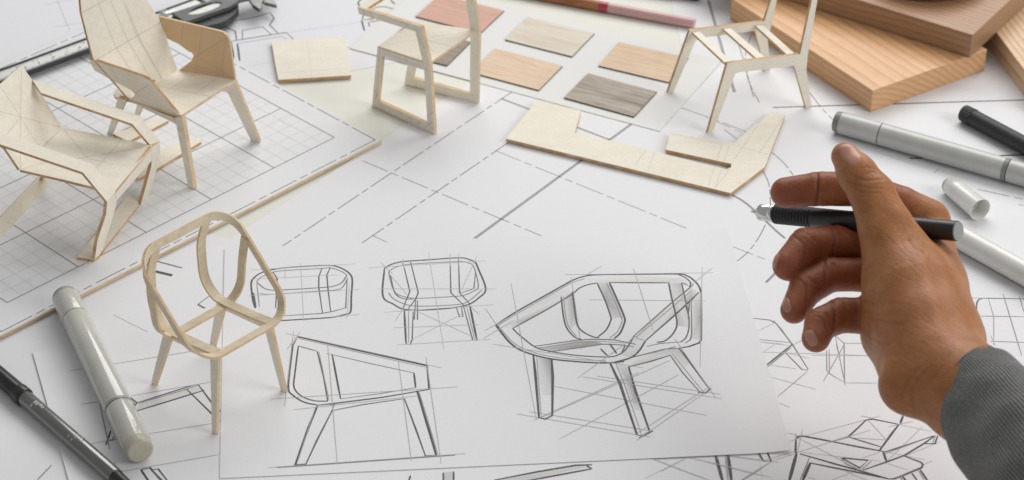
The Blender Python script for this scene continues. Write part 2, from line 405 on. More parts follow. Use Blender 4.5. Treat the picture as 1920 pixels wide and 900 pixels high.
lines('dashed_line', plan, [
    (1.7, 0.72, [(962, 171), (517, 470)], 'd'), (1.7, 0.72, [(957, 264.5), (668, 463)], 'd'), (1.5, 0.66, [(680, 301.6), (1017, 443)], 'd'), (1.4, 0.62, [(928, 282), (1287, 428)], 'd'),
    (1.4, 0.6, [(1357, 456), (1444, 490)], 'd'), (1.4, 0.65, [(699, 441.6), (738, 460)], 'd'), (1.7, 0.75, [(285, 487), (345, 503)], 'd'),
    (1.6, 0.7, [(1429, 318), (1437, 333), (1443, 352), (1444, 385), (1438, 414), (1421, 448), (1400, 475), (1372, 497)], 'cd'),
    (1.6, 0.7, [(1448, 286), (1470, 306), (1489, 331), (1500, 350)], 'cd'), (1.5, 0.66, [(1277, 202), (1340, 224), (1399, 247)], 'sd'), (1.4, 0.6, [(1324, 219), (1396, 251)], 'd'),
    (1.5, 0.65, [(1357, 242), (1382, 261)])], plp)
lines('printed_bar', plan, [(5.2, 0.55, [(886, 450), (1186, 231)]), (4.2, 0.55, [(940, 185), (1143, 262)]), (4.4, 0.6, [(1372, 365), (1396, 379), (1425, 404), (1450, 428), (1472, 447)], 'c'),
                              (4.4, 0.6, [(1436, 530), (1452, 514), (1462, 498)], 's'), (5.0, 0.85, [(287, 507.5), (323, 516)]), (3.4, 0.75, [(371, 571), (384, 578)]), (1.6, 0.7, [(371, 571), (395, 553)]),
                              (4.0, 0.8, [(255, 500), (262, 502)])], plp, taper=0)
s6 = sheet('sketch_sheet', 'white sheet with ruled chair details under the left marker and plywood ring chair', (61, 661), (277, 622), 29.2, 21, Z_MID, M_PAPER, side=-1, curl0=(0.05, 1.4, 0), N=66)
zt = (0, 560, 2.648)
drawing('chair_detail_lines', s6, [
    (2.6, 0.85, [(680, 518), (965, 428)]), (1.8, 0.7, [(690, 520), (925, 450), (985, 428)], 's'), (2.8, 0.88, [(672, 560), (1015, 455)]), (2.8, 0.85, [(985, 428), (1050, 515), (1095, 560)], 's'),
    (2.8, 0.85, [(925, 448), (1050, 570), (1092, 610)], 's'), (2.8, 0.85, [(632, 478), (680, 518), (662, 542)], 's'), (2.0, 0.75, [(640, 492), (672, 530)]),
    (2.8, 0.85, [(550, 655), (525, 728)]), (2.8, 0.85, [(530, 706), (572, 700)]), (1.8, 0.7, [(568, 684), (553, 706)]),
    (1.3, 0.5, [(560, 325), (1085, 240)]), (1.3, 0.45, [(340, 360), (410, 349)]), (1.3, 0.5, [(655, 482), (1085, 408)]), (1.5, 0.55, [(400, 525), (490, 512)]),
    (1.3, 0.5, [(730, 672), (1085, 615)]), (1.3, 0.45, [(450, 720), (580, 698)]), (1.3, 0.5, [(585, 862), (1085, 775)]), (1.8, 0.6, [(495, 520), (545, 750)]), (1.3, 0.4, [(570, 808), (578, 872)]),
    (3.2, 0.88, [(700, 850), (745, 840), (800, 905)], 's'), (3.2, 0.88, [(700, 850), (742, 912)]), (2.8, 0.85, [(755, 850), (785, 845), (832, 905)], 's'), (2.2, 0.8, [(755, 850), (810, 908)])], hplane(Z_MID), zt=zt,
    fills=[[(690, 520, .1), (925, 450, .1), (985, 428, .08), (1015, 455, .08), (675, 558, .1)]])
zt = (760, 780, 2.595)
drawing('chair_detail_lines', s6, [
    (3.6, 0.88, [(430, 313), (640, 272), (830, 240), (908, 237)], 's'), (3.6, 0.88, [(590, 316), (908, 257)]), (3.0, 0.85, [(880, 240), (908, 258)]), (2.6, 0.85, [(185, 275), (185, 315)]),
    (2.6, 0.85, [(235, 270), (235, 315)]), (2.8, 0.85, [(25, 290), (18, 315)])], hplane(Z_MID), zt=zt,
    fills=[[(440, 311, .16), (830, 243, .12), (900, 245, .14), (590, 312, .16)], [(187, 275, .16), (233, 270, .16), (233, 315, .16), (187, 315, .16)]])
s8 = sheet('sketch_sheet', 'white sheet with pencilled chairs under the hand and sleeve at the lower right', (1380, 530), (1903, 534), 42, 29.7, Z_MID, M_PAPER, side=-1)
pl8 = hplane(Z_MID)
drawing('chair_sketch', s8, [
    (2.2, 0.75, [(155, 180), (245, 190), (275, 207), (345, 298), (415, 408)], 's'), (1.8, 0.7, [(262, 192), (300, 235), (350, 310)], 's'), (2.2, 0.75, [(415, 412), (388, 410), (315, 335)], 's'),
    (3.0, 0.85, [(347, 297), (225, 395)]), (1.8, 0.7, [(340, 312), (230, 402)]), (1.6, 0.6, [(185, 275), (345, 291)]), (1.2, 0.4, [(190, 287), (330, 302)]), (1.2, 0.35, [(180, 285), (300, 296)]),
    (3.0, 0.88, [(232, 400), (270, 545)]), (1.1, 0.3, [(180, 245), (270, 200)]), (1.1, 0.35, [(205, 338), (280, 290)]), (1.2, 0.4, [(195, 332), (705, 348)]), (1.3, 0.5, [(345, 302), (395, 275)]),
    (1.2, 0.4, [(250, 390), (365, 407)]), (1.2, 0.45, [(255, 445), (450, 498)]), (1.5, 0.55, [(280, 530), (410, 420)]), (1.2, 0.4, [(285, 558), (335, 578)]), (1.2, 0.4, [(305, 332), (420, 360)])],
    pl8, zt=(1340, 520, 2.369))
drawing('chair_sketch', s8, [
    (1.8, 0.65, [(520, 245), (575, 293), (577, 467), (510, 428), (498, 412), (497, 325)], 's'), (1.5, 0.6, [(508, 320), (510, 425)]), (1.4, 0.55, [(575, 293), (720, 293)]), (1.4, 0.55, [(580, 469), (720, 470)]),
    (1.5, 0.55, [(535, 258), (580, 480)]), (1.5, 0.55, [(575, 300), (483, 462)]), (1.5, 0.6, [(578, 290), (552, 345), (540, 300)], 's'), (1.2, 0.4, [(430, 347), (720, 349)])], pl8, zt=(1340, 520, 2.369))
drawing('chair_sketch', s8, [
    (2.4, 0.8, [(1152, 470), (1162, 352), (1172, 338), (1192, 332), (1400, 336)], 's'), (1.8, 0.65, [(1150, 418), (1400, 422)]), (1.8, 0.65, [(1225, 540), (1400, 546)]), (1.5, 0.55, [(1215, 330), (1243, 420), (1243, 558)], 's'),
    (1.8, 0.6, [(1288, 312), (1378, 610)]), (1.6, 0.6, [(1366, 325), (1395, 415)]), (1.2, 0.4, [(1120, 330), (1215, 333)]), (1.2, 0.4, [(1130, 413), (1200, 420)]), (1.2, 0.4, [(1228, 512), (1250, 560)]), (1.2, 0.4, [(1165, 507), (1200, 493)])],
    pl8, zt=(1380, 430, 2.572))
drawing('chair_sketch', s8, [
    (3.6, .9, [(262, 515), (275, 500), (300, 491), (345, 492), (600, 540)], 'c'), (3.8, .92, [(600, 540), (840, 588), (1080, 632)], 's'), (3.6, .9, [(1080, 632), (1110, 728)]), (3.6, .9, [(262, 515), (258, 640), (272, 652)], 's'),
    (5, .92, [(268, 650), (200, 905)]), (3.4, .9, [(300, 655), (600, 742), (865, 815), (1140, 892)], 's'), (3.0, .88, [(890, 808), (1100, 735), (1280, 670), (1460, 560), (1560, 490)], 's'),
    (3.2, .88, [(600, 540), (755, 495), (915, 343)], 's'), (3.0, .88, [(915, 343), (945, 333), (985, 330), (1225, 378)], 's'), (2.6, .85, [(755, 497), (1060, 590)]), (3.6, .9, [(1228, 378), (1150, 480), (1045, 625)], 's'),
    (3.4, .88, [(1240, 370), (1266, 300)]), (2.8, .85, [(1085, 640), (1300, 573), (1555, 486)], 's'), (1.6, .7, [(1090, 655), (1500, 505)]), (3.0, .88, [(1592, 485), (1566, 560), (1458, 560)], 's'), (1.6, .6, [(1570, 480), (1545, 555)]),
    (3.2, .88, [(1275, 675), (1435, 735), (1452, 755), (1440, 785), (1300, 845), (1180, 890), (1140, 892)], 's'), (1.6, .7, [(1420, 785), (1200, 880)]), (4.6, .92, [(398, 738), (325, 905)]), (3.4, .9, [(395, 740), (600, 782), (880, 837), (1140, 892)], 's'),
    (1.6, .65, [(390, 690), (300, 905)]), (3.6, .9, [(697, 695), (940, 717), (860, 788), (697, 697)], 's'), (1.7, .65, [(680, 690), (735, 755), (860, 808)], 's'), (1.6, .6, [(970, 725), (870, 808)]),
    (3.0, .88, [(1425, 803), (1495, 905)]), (1.5, .6, [(1405, 805), (1470, 905)]), (2.6, .85, [(1350, 838), (1398, 905)]), (3.2, .88, [(1262, 870), (1292, 905)]), (1.5, .6, [(1240, 875), (1262, 905)])]
    + [(1.1, .42, p) for p in ([(190, 460), (300, 490)], [(340, 490), (1050, 300)], [(325, 425), (275, 640)], [(258, 460), (262, 520)], [(200, 540), (320, 500)], [(280, 640), (960, 432)], [(300, 515), (850, 800)], [(940, 340), (1110, 525)],
       [(790, 505), (1110, 525)], [(870, 298), (980, 320)], [(1130, 400), (1360, 350)], [(1230, 380), (1530, 446)], [(1450, 400), (1120, 720)], [(300, 640), (1060, 725)], [(880, 695), (1050, 640)], [(1120, 640), (1470, 710)], [(1100, 740), (1320, 810)],
       [(1300, 670), (1620, 540)], [(1450, 760), (1540, 720)], [(600, 900), (860, 800)], [(780, 845), (940, 905)], [(380, 875), (440, 895)], [(40, 720), (270, 650)], [(730, 820), (800, 850)])], pl8, zt=(1440, 720, 5.0))
drawing('chair_sketch', s8, [
    (4.6, .9, [(1510, 190), (1544, 316)]), (4.6, .9, [(1570, 186), (1587, 316)]), (1.5, .6, [(1558, 190), (1570, 314)]), (3.6, .88, [(1716, 172), (1740, 218), (1780, 222), (1760, 172)], 's'), (1.8, .55, [(1782, 222), (1630, 316)]),
    (1.2, .4, [(1210, 210), (1485, 314)]), (1.2, .4, [(1380, 200), (1785, 300)]), (1.2, .45, [(1570, 192), (1815, 226)]), (1.1, .35, [(1165, 305), (1365, 205)]), (1.2, .4, [(1740, 218), (1905, 170)])], pl8, zt=(760, 780, 2.595))

# the main A4 sheet with four chair sketches
a4 = sheet('sketch_sheet', 'top white sheet with four pencil sketches of a curved armchair in the foreground', (412, 896.5), (1480, 847), 29.7, 21.0, Z_A4, M_PAPER, side=1, th=0.02, curl=(0.10, 2.2, 0.7), N=66)
pla = hplane(Z_A4)
def thin(lst, w_=1.2, t_=0.45): return [(w_, t_, p) for p in lst]
zt = (900, 470, 2.368)
drawing('chair_sketch', a4, [
    (3.0, .88, [(70, 330), (160, 272), (270, 210), (365, 157), (412, 131), (460, 115), (520, 107), (700, 105), (880, 104), (920, 112), (950, 132), (972, 158), (983, 190)], 'c'),
    (1.6, .6, [(72, 338), (160, 282), (365, 166), (412, 141), (465, 124)], 'c'),
    (3.2, .9, [(983, 186), (983, 300), (981, 398), (972, 410), (930, 425), (885, 433)], 's'), (2.2, .8, [(885, 433), (820, 437), (690, 470), (600, 493)], 's'),
    (3.4, .9, [(70, 330), (100, 370), (140, 415), (195, 448), (300, 478), (420, 492), (520, 498), (590, 497), (640, 492)], 'c'), (1.5, .6, [(78, 330), (110, 368), (148, 408), (205, 440), (305, 468), (420, 483), (560, 488)], 'c'),
    (2.4, .85, [(145, 345), (170, 370), (240, 425), (300, 445), (430, 465), (570, 472), (625, 457), (655, 427), (685, 377)], 'c'), (2.4, .85, [(145, 345), (300, 260), (410, 192), (440, 167), (480, 151), (520, 144)], 'c'),
    (2.4, .85, [(575, 142), (840, 143)]), (2.2, .8, [(685, 377), (840, 240), (930, 166), (948, 150)], 's'), (2.8, .88, [(735, 400), (850, 300), (940, 217), (972, 185)], 's'), (1.6, .6, [(695, 383), (845, 258), (940, 178)], 's'),
    (2.8, .88, [(735, 400), (705, 447), (665, 477), (600, 497)], 'c'), (1.5, .6, [(685, 377), (700, 390), (735, 400)], 's'), (2.4, .8, [(880, 106), (912, 120), (935, 142), (930, 162)], 'c'), (2.0, .75, [(895, 142), (925, 155)]),
    (2.4, .85, [(360, 205), (372, 300), (388, 348), (420, 383), (455, 396)], 'c'), (2.6, .85, [(410, 182), (418, 240), (430, 322), (452, 356), (500, 382), (530, 386)], 'c'), (1.5, .6, [(370, 203), (382, 300), (398, 345), (428, 380)], 'c'),
    (2.4, .85, [(520, 144), (555, 220), (580, 292), (580, 312), (560, 352), (525, 382)], 'c'), (3.0, .88, [(575, 142), (610, 220), (641, 295), (641, 322), (622, 366), (595, 391)], 'c'), (1.5, .6, [(562, 143), (598, 222), (628, 297), (628, 322), (608, 362), (575, 388)], 'c'),
    (2.6, .85, [(838, 142), (850, 205), (870, 290), (874, 332), (856, 370), (822, 400), (785, 407)], 'c'), (2.2, .8, [(895, 142), (906, 192), (925, 282), (928, 340), (915, 385), (890, 407)], 'c'), (2.2, .8, [(913, 240), (930, 302)]), (2.2, .8, [(930, 228), (924, 300)]),
    (2.0, .75, [(938, 220), (940, 370), (935, 395), (912, 410)], 's'), (2.2, .8, [(240, 425), (430, 398), (510, 393), (595, 396), (692, 416)], 's'), (2.0, .75, [(305, 450), (450, 430), (545, 415), (620, 418), (682, 426)], 's'), (1.4, .55, [(250, 432), (440, 407), (515, 401), (640, 410)], 's'),
    (2.8, .85, [(535, 435), (566, 467)]), (2.8, .85, [(575, 412), (607, 457)]), (2.2, .8, [(645, 420), (630, 450)]), (1.8, .7, [(740, 425), (800, 412), (890, 405)], 's'), (1.8, .7, [(690, 470), (780, 450), (870, 425)], 's'),
    (4.2, .92, [(237, 466), (245, 540), (262, 742)], 's'), (4.4, .92, [(318, 482), (323, 560), (321, 732)], 's'), (3.2, .9, [(262, 742), (290, 748), (322, 732)], 's'), (1.4, .55, [(252, 470), (272, 744)]),
    (4.6, .92, [(578, 500), (622, 592), (697, 818)], 's'), (4.2, .92, [(660, 515), (690, 622), (752, 800)], 's'), (3.0, .88, [(697, 818), (720, 823), (752, 803)], 's'), (3.0, .88, [(706, 832), (768, 800)]), (1.6, .6, [(604, 503), (640, 590), (718, 820)], 's'),
    (3.6, .9, [(885, 435), (930, 492), (1020, 616)], 's'), (2.2, .8, [(843, 463), (900, 542), (975, 626)], 's'), (3.0, .88, [(966, 628), (1000, 633), (1026, 612)], 's'), (1.4, .55, [(855, 460), (992, 628)]),
    (2.6, .85, [(660, 516), (760, 491), (846, 464)], 's')]
    + thin([[(138, 145), (250, 750)], [(25, 258), (70, 325)], [(20, 355), (120, 300)], [(15, 390), (150, 310)], [(55, 415), (725, 520)], [(405, 120), (452, 440)], [(470, 110), (540, 68)], [(375, 107), (1038, 98)], [(485, 218), (1003, 223)],
            [(682, 80), (770, 360)], [(987, 73), (977, 517)], [(1050, 62), (940, 150)], [(435, 565), (690, 380)], [(455, 560), (1072, 657)], [(520, 557), (1065, 637)], [(330, 602), (1008, 732)], [(165, 725), (760, 828)], [(220, 715), (760, 800)],
            [(235, 755), (705, 540)], [(265, 745), (842, 488)], [(350, 838), (880, 552)], [(695, 843), (1000, 630)], [(700, 810), (1025, 600)], [(865, 392), (1045, 652)]]),
    pla, zt=zt, fills=[
    [(685, 377, .05), (770, 302, .28), (840, 240, .36), (935, 162, .1), (972, 185, .08), (940, 217, .3), (850, 300, .34), (735, 400, .06), (700, 447, .2), (665, 475, .12), (625, 460, .1), (655, 427, .1)],
    [(145, 345, .03), (225, 303, .28), (300, 260, .34), (410, 192, .06), (385, 165, .05), (280, 212, .1), (165, 275, .05), (90, 335, .03)],
    [(363, 207, .03), (410, 185, .3), (418, 245, .3), (430, 322, .14), (400, 352, .1), (380, 318, .06)], [(520, 146, .1), (572, 144, .2), (608, 222, .3), (636, 297, .2), (580, 300, .1), (556, 222, .3)],
    [(840, 145, .12), (893, 145, .25), (906, 192, .2), (925, 282, .08), (928, 338, .1), (874, 332, .22), (868, 288, .22), (850, 207, .3)], [(250, 432, .2), (430, 403, .34), (510, 400, .3), (545, 413, .3), (450, 428, .4), (310, 448, .2)],
    [(255, 470, .1), (316, 482, .4), (321, 560, .34), (319, 640, .12), (275, 640, .05)], [(610, 502, .08), (658, 517, .12), (690, 622, .4), (722, 710, .1), (680, 705, .06), (640, 590, .3)],
    [(700, 478, .05), (820, 440, .14), (883, 436, .2), (930, 492, .14), (900, 530, .04), (845, 463, .12), (760, 489, .16), (665, 512, .12)], [(945, 215, .1), (978, 190, .1), (979, 300, .3), (978, 395, .12), (942, 390, .1), (942, 300, .08)],
    [(480, 123, .02), (700, 113, .08), (900, 122, .1), (930, 145, .05), (838, 140, .12), (575, 140, .1), (500, 146, .04)]])
zt = (450, 470, 2.094)
drawing('chair_sketch', a4, [
    (2.8, .85, [(60, 226), (50, 190), (44, 132), (52, 110), (78, 90), (115, 77), (190, 66), (340, 58), (382, 63), (415, 78), (436, 98), (441, 122), (437, 180), (434, 240), (410, 251), (360, 262), (240, 270), (120, 277)], 'c'),
    (1.8, .7, [(65, 124), (80, 106), (112, 92), (155, 80), (320, 70), (352, 67), (395, 80), (420, 96)], 'c'), (2.0, .75, [(420, 96), (400, 125), (366, 140), (320, 145), (210, 152), (140, 155), (100, 150), (65, 124)], 'c'),
    (1.8, .7, [(75, 168), (115, 172), (200, 167), (320, 158), (370, 155), (402, 144), (424, 106)], 'c'), (2.4, .8, [(130, 85), (146, 108), (140, 226)], 's'), (1.6, .6, [(148, 155), (150, 226)]),
    (2.2, .8, [(322, 70), (310, 100), (309, 142), (324, 246)], 's'), (2.2, .8, [(354, 67), (341, 96), (345, 145), (356, 240)], 's'), (2.0, .75, [(172, 256), (325, 246), (362, 239), (415, 225), (421, 112)], 's'), (3.0, .8, [(175, 180), (174, 252)]), (3.0, .82, [(52, 165), (62, 224)]), (1.6, .6, [(66, 130), (76, 222)])]
    + thin([[(40, 76), (455, 52)], [(30, 178), (468, 152)], [(238, 50), (250, 278)], [(430, 130), (420, 268)], [(45, 112), (385, 95)], [(175, 70), (178, 110)], [(360, 262), (470, 250)]], 1.1, .3), pla, zt=zt)
drawing('chair_sketch', a4, [
    (2.8, .86, [(567, 70), (592, 55), (640, 43), (740, 36), (860, 28), (900, 35), (925, 48), (935, 70), (965, 150), (938, 185), (900, 210), (850, 222), (780, 230), (700, 233), (642, 230), (602, 210), (561, 178), (567, 70)], 'c'),
    (1.8, .7, [(585, 80), (620, 62), (680, 52), (860, 43), (895, 48), (918, 64), (936, 140), (915, 160), (880, 175), (838, 180), (700, 187), (642, 180), (606, 160), (587, 100), (585, 80)], 'c'),
    (1.8, .7, [(583, 165), (602, 188), (642, 208), (700, 218), (850, 212), (900, 196), (950, 154)], 'c'), (2.2, .8, [(640, 48), (667, 160), (640, 226)], 's'), (2.2, .8, [(670, 45), (700, 165), (690, 190), (660, 229)], 's'), (2.2, .8, [(825, 38), (828, 165), (880, 216)], 's'), (2.2, .8, [(858, 30), (862, 165), (905, 212)], 's'),
    (2.0, .75, [(590, 95), (608, 165), (640, 188), (680, 190)], 'c'), (2.0, .75, [(925, 85), (918, 150), (870, 165)], 's'),
    (3.0, .86, [(645, 233), (652, 365)]), (2.0, .8, [(652, 366), (668, 368), (676, 350), (680, 240)], 's'), (1.4, .55, [(662, 236), (662, 362)]), (3.2, .88, [(902, 214), (930, 350)]), (2.0, .8, [(930, 352), (914, 352), (878, 220)], 's'), (1.4, .55, [(890, 218), (922, 350)]),
    (2.0, .75, [(690, 195), (684, 270), (697, 271), (697, 195)], 's'), (2.0, .75, [(850, 224), (862, 260), (875, 260), (870, 222)], 's')]
    + thin([[(505, 67), (965, 40)], [(545, 150), (1005, 150)], [(740, 8), (800, 385)], [(600, 303), (940, 290)], [(615, 370), (985, 348)], [(565, 242), (995, 212)], [(700, 240), (930, 345)], [(670, 352), (880, 245)], [(590, 95), (655, 172)],
            [(930, 22), (865, 165)], [(552, 45), (600, 92)], [(610, 276), (650, 215)], [(825, 12), (826, 60)], [(860, 10), (860, 60)], [(640, 30), (645, 70)], [(900, 215), (940, 250)]], 1.1, .32), pla, zt=zt)
drawing('chair_sketch', a4, [
    (3.6, .9, [(208, 370), (228, 338), (480, 395), (735, 452), (742, 545)], 's'), (1.6, .6, [(230, 345), (480, 402), (728, 458)], 's'), (3.0, .86, [(742, 545), (560, 576), (370, 600), (308, 607)], 's'), (2.8, .86, [(308, 607), (252, 595), (207, 567), (190, 538), (200, 430), (208, 370)], 'c'),
    (2.4, .85, [(229, 375), (216, 480), (212, 536), (240, 570), (290, 589), (346, 591)], 'c'), (2.0, .75, [(228, 374), (300, 394)]), (2.6, .85, [(303, 395), (330, 500), (344, 590)], 's'), (1.4, .55, [(310, 397), (350, 588)]), (2.8, .86, [(362, 408), (395, 582)]), (1.8, .7, [(395, 582), (560, 560), (690, 538)], 's'),
    (1.8, .7, [(340, 403), (520, 445), (683, 480)], 's'), (2.8, .86, [(683, 480), (690, 538)]), (2.0, .75, [(370, 602), (350, 610), (372, 600), (360, 630)], 's'),
    (3.8, .9, [(304, 610), (270, 692), (216, 842)], 's'), (1.5, .6, [(298, 612), (222, 840)]), (2.6, .86, [(362, 628), (302, 745), (258, 840)], 's'), (3.0, .86, [(214, 843), (260, 838)]), (2.2, .8, [(362, 628), (480, 605), (640, 582)], 's'),
    (2.6, .86, [(645, 580), (690, 700), (728, 805)], 's'), (4.2, .92, [(695, 550), (735, 680), (771, 806)], 's'), (1.6, .6, [(702, 550), (778, 804)]), (2.8, .86, [(724, 806), (772, 805)]), (2.0, .75, [(145, 852), (845, 803)])]
    + thin([[(180, 325), (790, 460)], [(236, 320), (185, 387)], [(210, 318), (175, 610)], [(120, 583), (857, 535)], [(344, 365), (382, 838)], [(622, 432), (673, 827)], [(730, 416), (790, 837)], [(210, 625), (700, 570)], [(110, 852), (885, 797)]]), pla, zt=zt)

# pale card that carries the wood samples
card = sheet('sample_card', 'pale grey-white card carrying the six wood samples', (1237, 246), (655, 90), 22.6, 10.1, Z_SAMPLE, M_SAMPLE, side=-1, th=0.03, cat='card')

# ------------------------------------------------------------------ plywood board with the printed grid
brd = thing('grid_board', 'thin plywood board covered with a printed square grid under two chair models', 'drawing board', G(340, 300, 0.06))
br = G(716, 262, Z_BOARD); be = unit(G(0, 630, Z_BOARD) - br); bp = np.array([be[1], -be[0], 0.0])
Bq = lambda u_, v_, z=Z_BOARD: np.array([br[0], br[1], 0]) + be * u_ + bp * v_ + np.array([0, 0, z])
V, F, M = prism([Bq(0, 0, Z_BOARD - 0.03), Bq(29.1, 0, Z_BOARD - 0.03), Bq(29.1, 24.4, Z_BOARD - 0.03), Bq(0, 24.4, Z_BOARD - 0.03)], np.array([0, 0, -0.21]))
mesh_obj('plywood_base', V, F, [M_PLY, M_EDGE2], M, brd)
V, F, M = prism([Bq(0.04, 0.05), Bq(29.06, 0.05), Bq(29.06, 24.36), Bq(0.04, 24.36)], np.array([0, 0, -0.027]))
gsheet = mesh_obj('grid_sheet', V, F, [M_PAPER, M_PAPER], M, brd); ORG[gsheet.name] = ORG[brd.name]
nz = np.array([0, 0, 1.0]); geo = []
def seg(p, q, wpx, tone, k=0): geo.append(stroke_geo([p, q], wpx, tone, nz, 0.005 + 0.0006 * k))
for i in range(26):
    mj = i % 5 == 0
    seg(Bq(1.91 + i, 2.3), Bq(1.91 + i, 22.3), 1.6 if mj else 0.7, 0.72 if mj else 0.2, 2 if mj else 0)
for j in range(21):
    mj = j % 5 == 0
    seg(Bq(1.91, 2.3 + j), Bq(26.91, 2.3 + j), 1.6 if mj else 0.7, 0.72 if mj else 0.2, 3 if mj else 1)
for a_, b_ in (((0.3, 0.28), (28.8, 0.28)), ((0.3, 24.0), (28.8, 24.0)), ((0.3, 0.28), (0.3, 24.0)), ((28.8, 0.28), (28.8, 24.0))):
    for d_ in dashes([Bq(*a_), Bq(*b_)], (2.1, 0.3, 0.6, 0.3)): geo.append(stroke_geo(d_, 1.7, 0.75, nz, 0.005))
V = []; F = []; T = []
for g_ in geo:
    k = len(V); V += g_[0]; F += [[i + k for i in f] for f in g_[1]]; T += g_[2]
go = mesh_obj('printed_grid', V, F, M_INK, None, gsheet)
go.data.attributes.new('tone', 'FLOAT', 'POINT').data.foreach_set('value', np.array(T, dtype=np.float32))

# ================================================================== CHAIR MODELS
def marks(name, parent, pl, segs, wpx=1.1, tone=0.55, th=0.0):
    wpx *= 0.5; tone *= 0.85
    lines('pencil_mark', parent, [(wpx, tone, list(s)) for s in segs], pl, lift=0.004 + th, taper=0.2)

# ---- slatted side-frame chair (upper right)
ce = thing('chair_model', 'small plywood chair frame with three bare seat slats beside the stacked wooden blocks', 'chair model', G(1385, 190), 'plywood chair models')
Zs = Z_LOW
nf, nr, ff, fr = G(1331, 249.5, Zs), G(1517, 201, Zs), G(1256, 175.5, Zs), G(1439, 132, Zs)
pn = vplane(nf, nr); pf = vplane(ff, fr)
near = pxpanel('side_frame', [(1326.6, 250), (1336, 249), (1377, 143), (1379.5, 138), (1385, 135.8), (1440, 129.5), (1488, 123), (1490, 126), (1511, 202), (1522.5, 199.4), (1512, 131.5), (1515, 101), (1532.7, 0), (1542, -60), (1533, -62), (1522.5, 0), (1501, 99), (1499.4, 101.7), (1364, 118.5)], pn, 0.22, ce)
farf = pxpanel('side_frame', [(1251.6, 175.7), (1261.7, 175), (1303, 79), (1308, 72.5), (1326.7, 69.4), (1416, 58), (1423.5, 87), (1433.6, 133), (1443.8, 131.5), (1439.4, 72), (1446, 49), (1456.8, 0), (1468, -55), (1458, -57), (1445.8, 0), (1434, 38), (1432, 40.5), (1293.5, 57)], pf, 0.22, ce)
nn_ = pn[1]
for q in ([(1298, 60), (1311, 58), (1374, 117), (1361, 119)], [(1355.6, 53.5), (1368.6, 51.4), (1436.5, 109.2), (1420.6, 111.2)], [(1416, 47.2), (1429, 45.4), (1493, 102.6), (1478.4, 104.4)]):
    P = [PL(*q[0], pf), PL(*q[1], pf), PL(*q[2], pn), PL(*q[3], pn)]
    d = unit(P[3] - P[0]); P = [P[0], P[1], P[2] - d * 0.2, P[3] - d * 0.2]
    panel('slat', [p + np.array([0, 0, -0.01]) for p in P], 0.16, ce)

# ---- sled-base armchair frame (top centre)
cdx = thing('chair_model', 'small plywood chair with square loop legs and one raised arm beside the wood samples', 'chair model', G(790, 190), 'plywood chair models')
Zt = Z_PLAN
a_, b_, c_, d_ = G(697, 198, 0.03), G(814.5, 252.7, 0.045), G(758, 157.4, 0.085), G(896, 195.5, 0.03)
p1 = vplane(a_, b_); p2 = vplane(c_, d_)
TH = 0.26
pxpanel('foot_rail', [(697.5, 197.8), (708.5, 189), (801.5, 232.5), (814.5, 252.7)], p1, TH, cdx, [M_PLY, M_EDGE2])
pxpanel('back_leg', [(707.6, 89), (717, 105.4), (708.5, 189), (697.5, 197.8)], p1, TH, cdx, [M_PLY, M_EDGE2])
pxpanel('seat_rail', [(707.6, 88.6), (793, 118), (795.2, 131.4), (717, 105)], p1, TH, cdx, [M_PLY, M_EDGE2])
pxpanel('front_leg', [(790, 50.5), (805.8, 121.3), (814.5, 252.7), (801.5, 232.5), (795.2, 131.4), (793, 118), (779, 59.4)], p1, TH, cdx, [M_PLY, M_EDGE2])
arm = pxpanel('armrest', [(670, 13), (790, 50.3), (779, 59.2), (673, 26)], p1, TH, cdx, [M_PLY, M_EDGE2])
pxpanel('foot_rail', [(758, 157.4), (774, 146), (881, 176), (896, 195.5)], p2, TH, cdx, [M_PLY, M_EDGE2])
pxpanel('back_leg', [(768, 100), (783, 104), (774, 146), (758, 157.4)], p2, TH, cdx, [M_PLY, M_EDGE2])
pxpanel('front_leg', [(888, 0), (892, 12), (899, 66.4), (896, 195.5), (881, 176), (881.8, 57), (873.7, 0), (868, -38), (880, -42)], p2, TH, cdx, [M_PLY, M_EDGE2])
A0 = PL(671, 14, p1); A1 = A0 + (c_ - a_) * 1.02; A1[2] = A0[2] + 0.1; dv = unit(PL(790, 50, p1) - A0)
nb = unit(np.cross(A1 - A0, np.array([0, 0, 1.0])))
panel('back_rail', [A0 + dv * 0.02 + np.array([0, 0, 0.02]), A1 + np.array([0, 0, 0.02]), A1 + dv * 0.62 + np.array([0, 0, 0.02]), A0 + dv * 0.62 + np.array([0, 0, 0.02])], 0.2, cdx)
Q = PL(874, -30, p2); panel('armrest', [A1 + np.array([0, 0, 0.02]), Q, Q + np.array([0, 0, -0.38]), A1 + np.array([0, 0, -0.38])], TH, cdx)
S = [PL(708.5, 87.5, p1), PL(804.5, 119.5, p1), PL(893, 57.8, p2), PL(780, 40.4, p2)]
seat_d = panel('seat', [p + np.array([0, 0, 0.05]) for p in S], 0.16, cdx, [M_PLY, M_EDGE2])
ps = plane(*[p + np.array([0, 0, 0.05]) for p in S[:3]])
marks('pencil_marks', seat_d, ps, [[(722, 84), (885, 58)], [(790, 72), (850, 88)], [(796, 75), (812, 98)], [(745, 62), (800, 77)]], 1.0, 0.35)
marks('pencil_marks', cdx, p1, [[(682, 17), (684, 29)], [(694, 21), (696, 33)], [(712, 94), (707, 178)], [(700, 165), (708, 182)], [(702, 192), (708, 172)], [(708, 187), (716, 206)], [(714, 190), (722, 209)], [(770, 219), (771, 231)], [(783, 233), (790, 226)],
                               [(795, 241), (810, 228)], [(802, 232), (813, 243)], [(797, 128), (803, 134)], [(762, 107), (763, 120)], [(776, 50), (785, 62)], [(783, 66), (795, 90)], [(800, 218), (811, 212)], [(718, 97), (790, 126)], [(757, 43), (768, 52)]], 1.1, 0.5, 0.002)
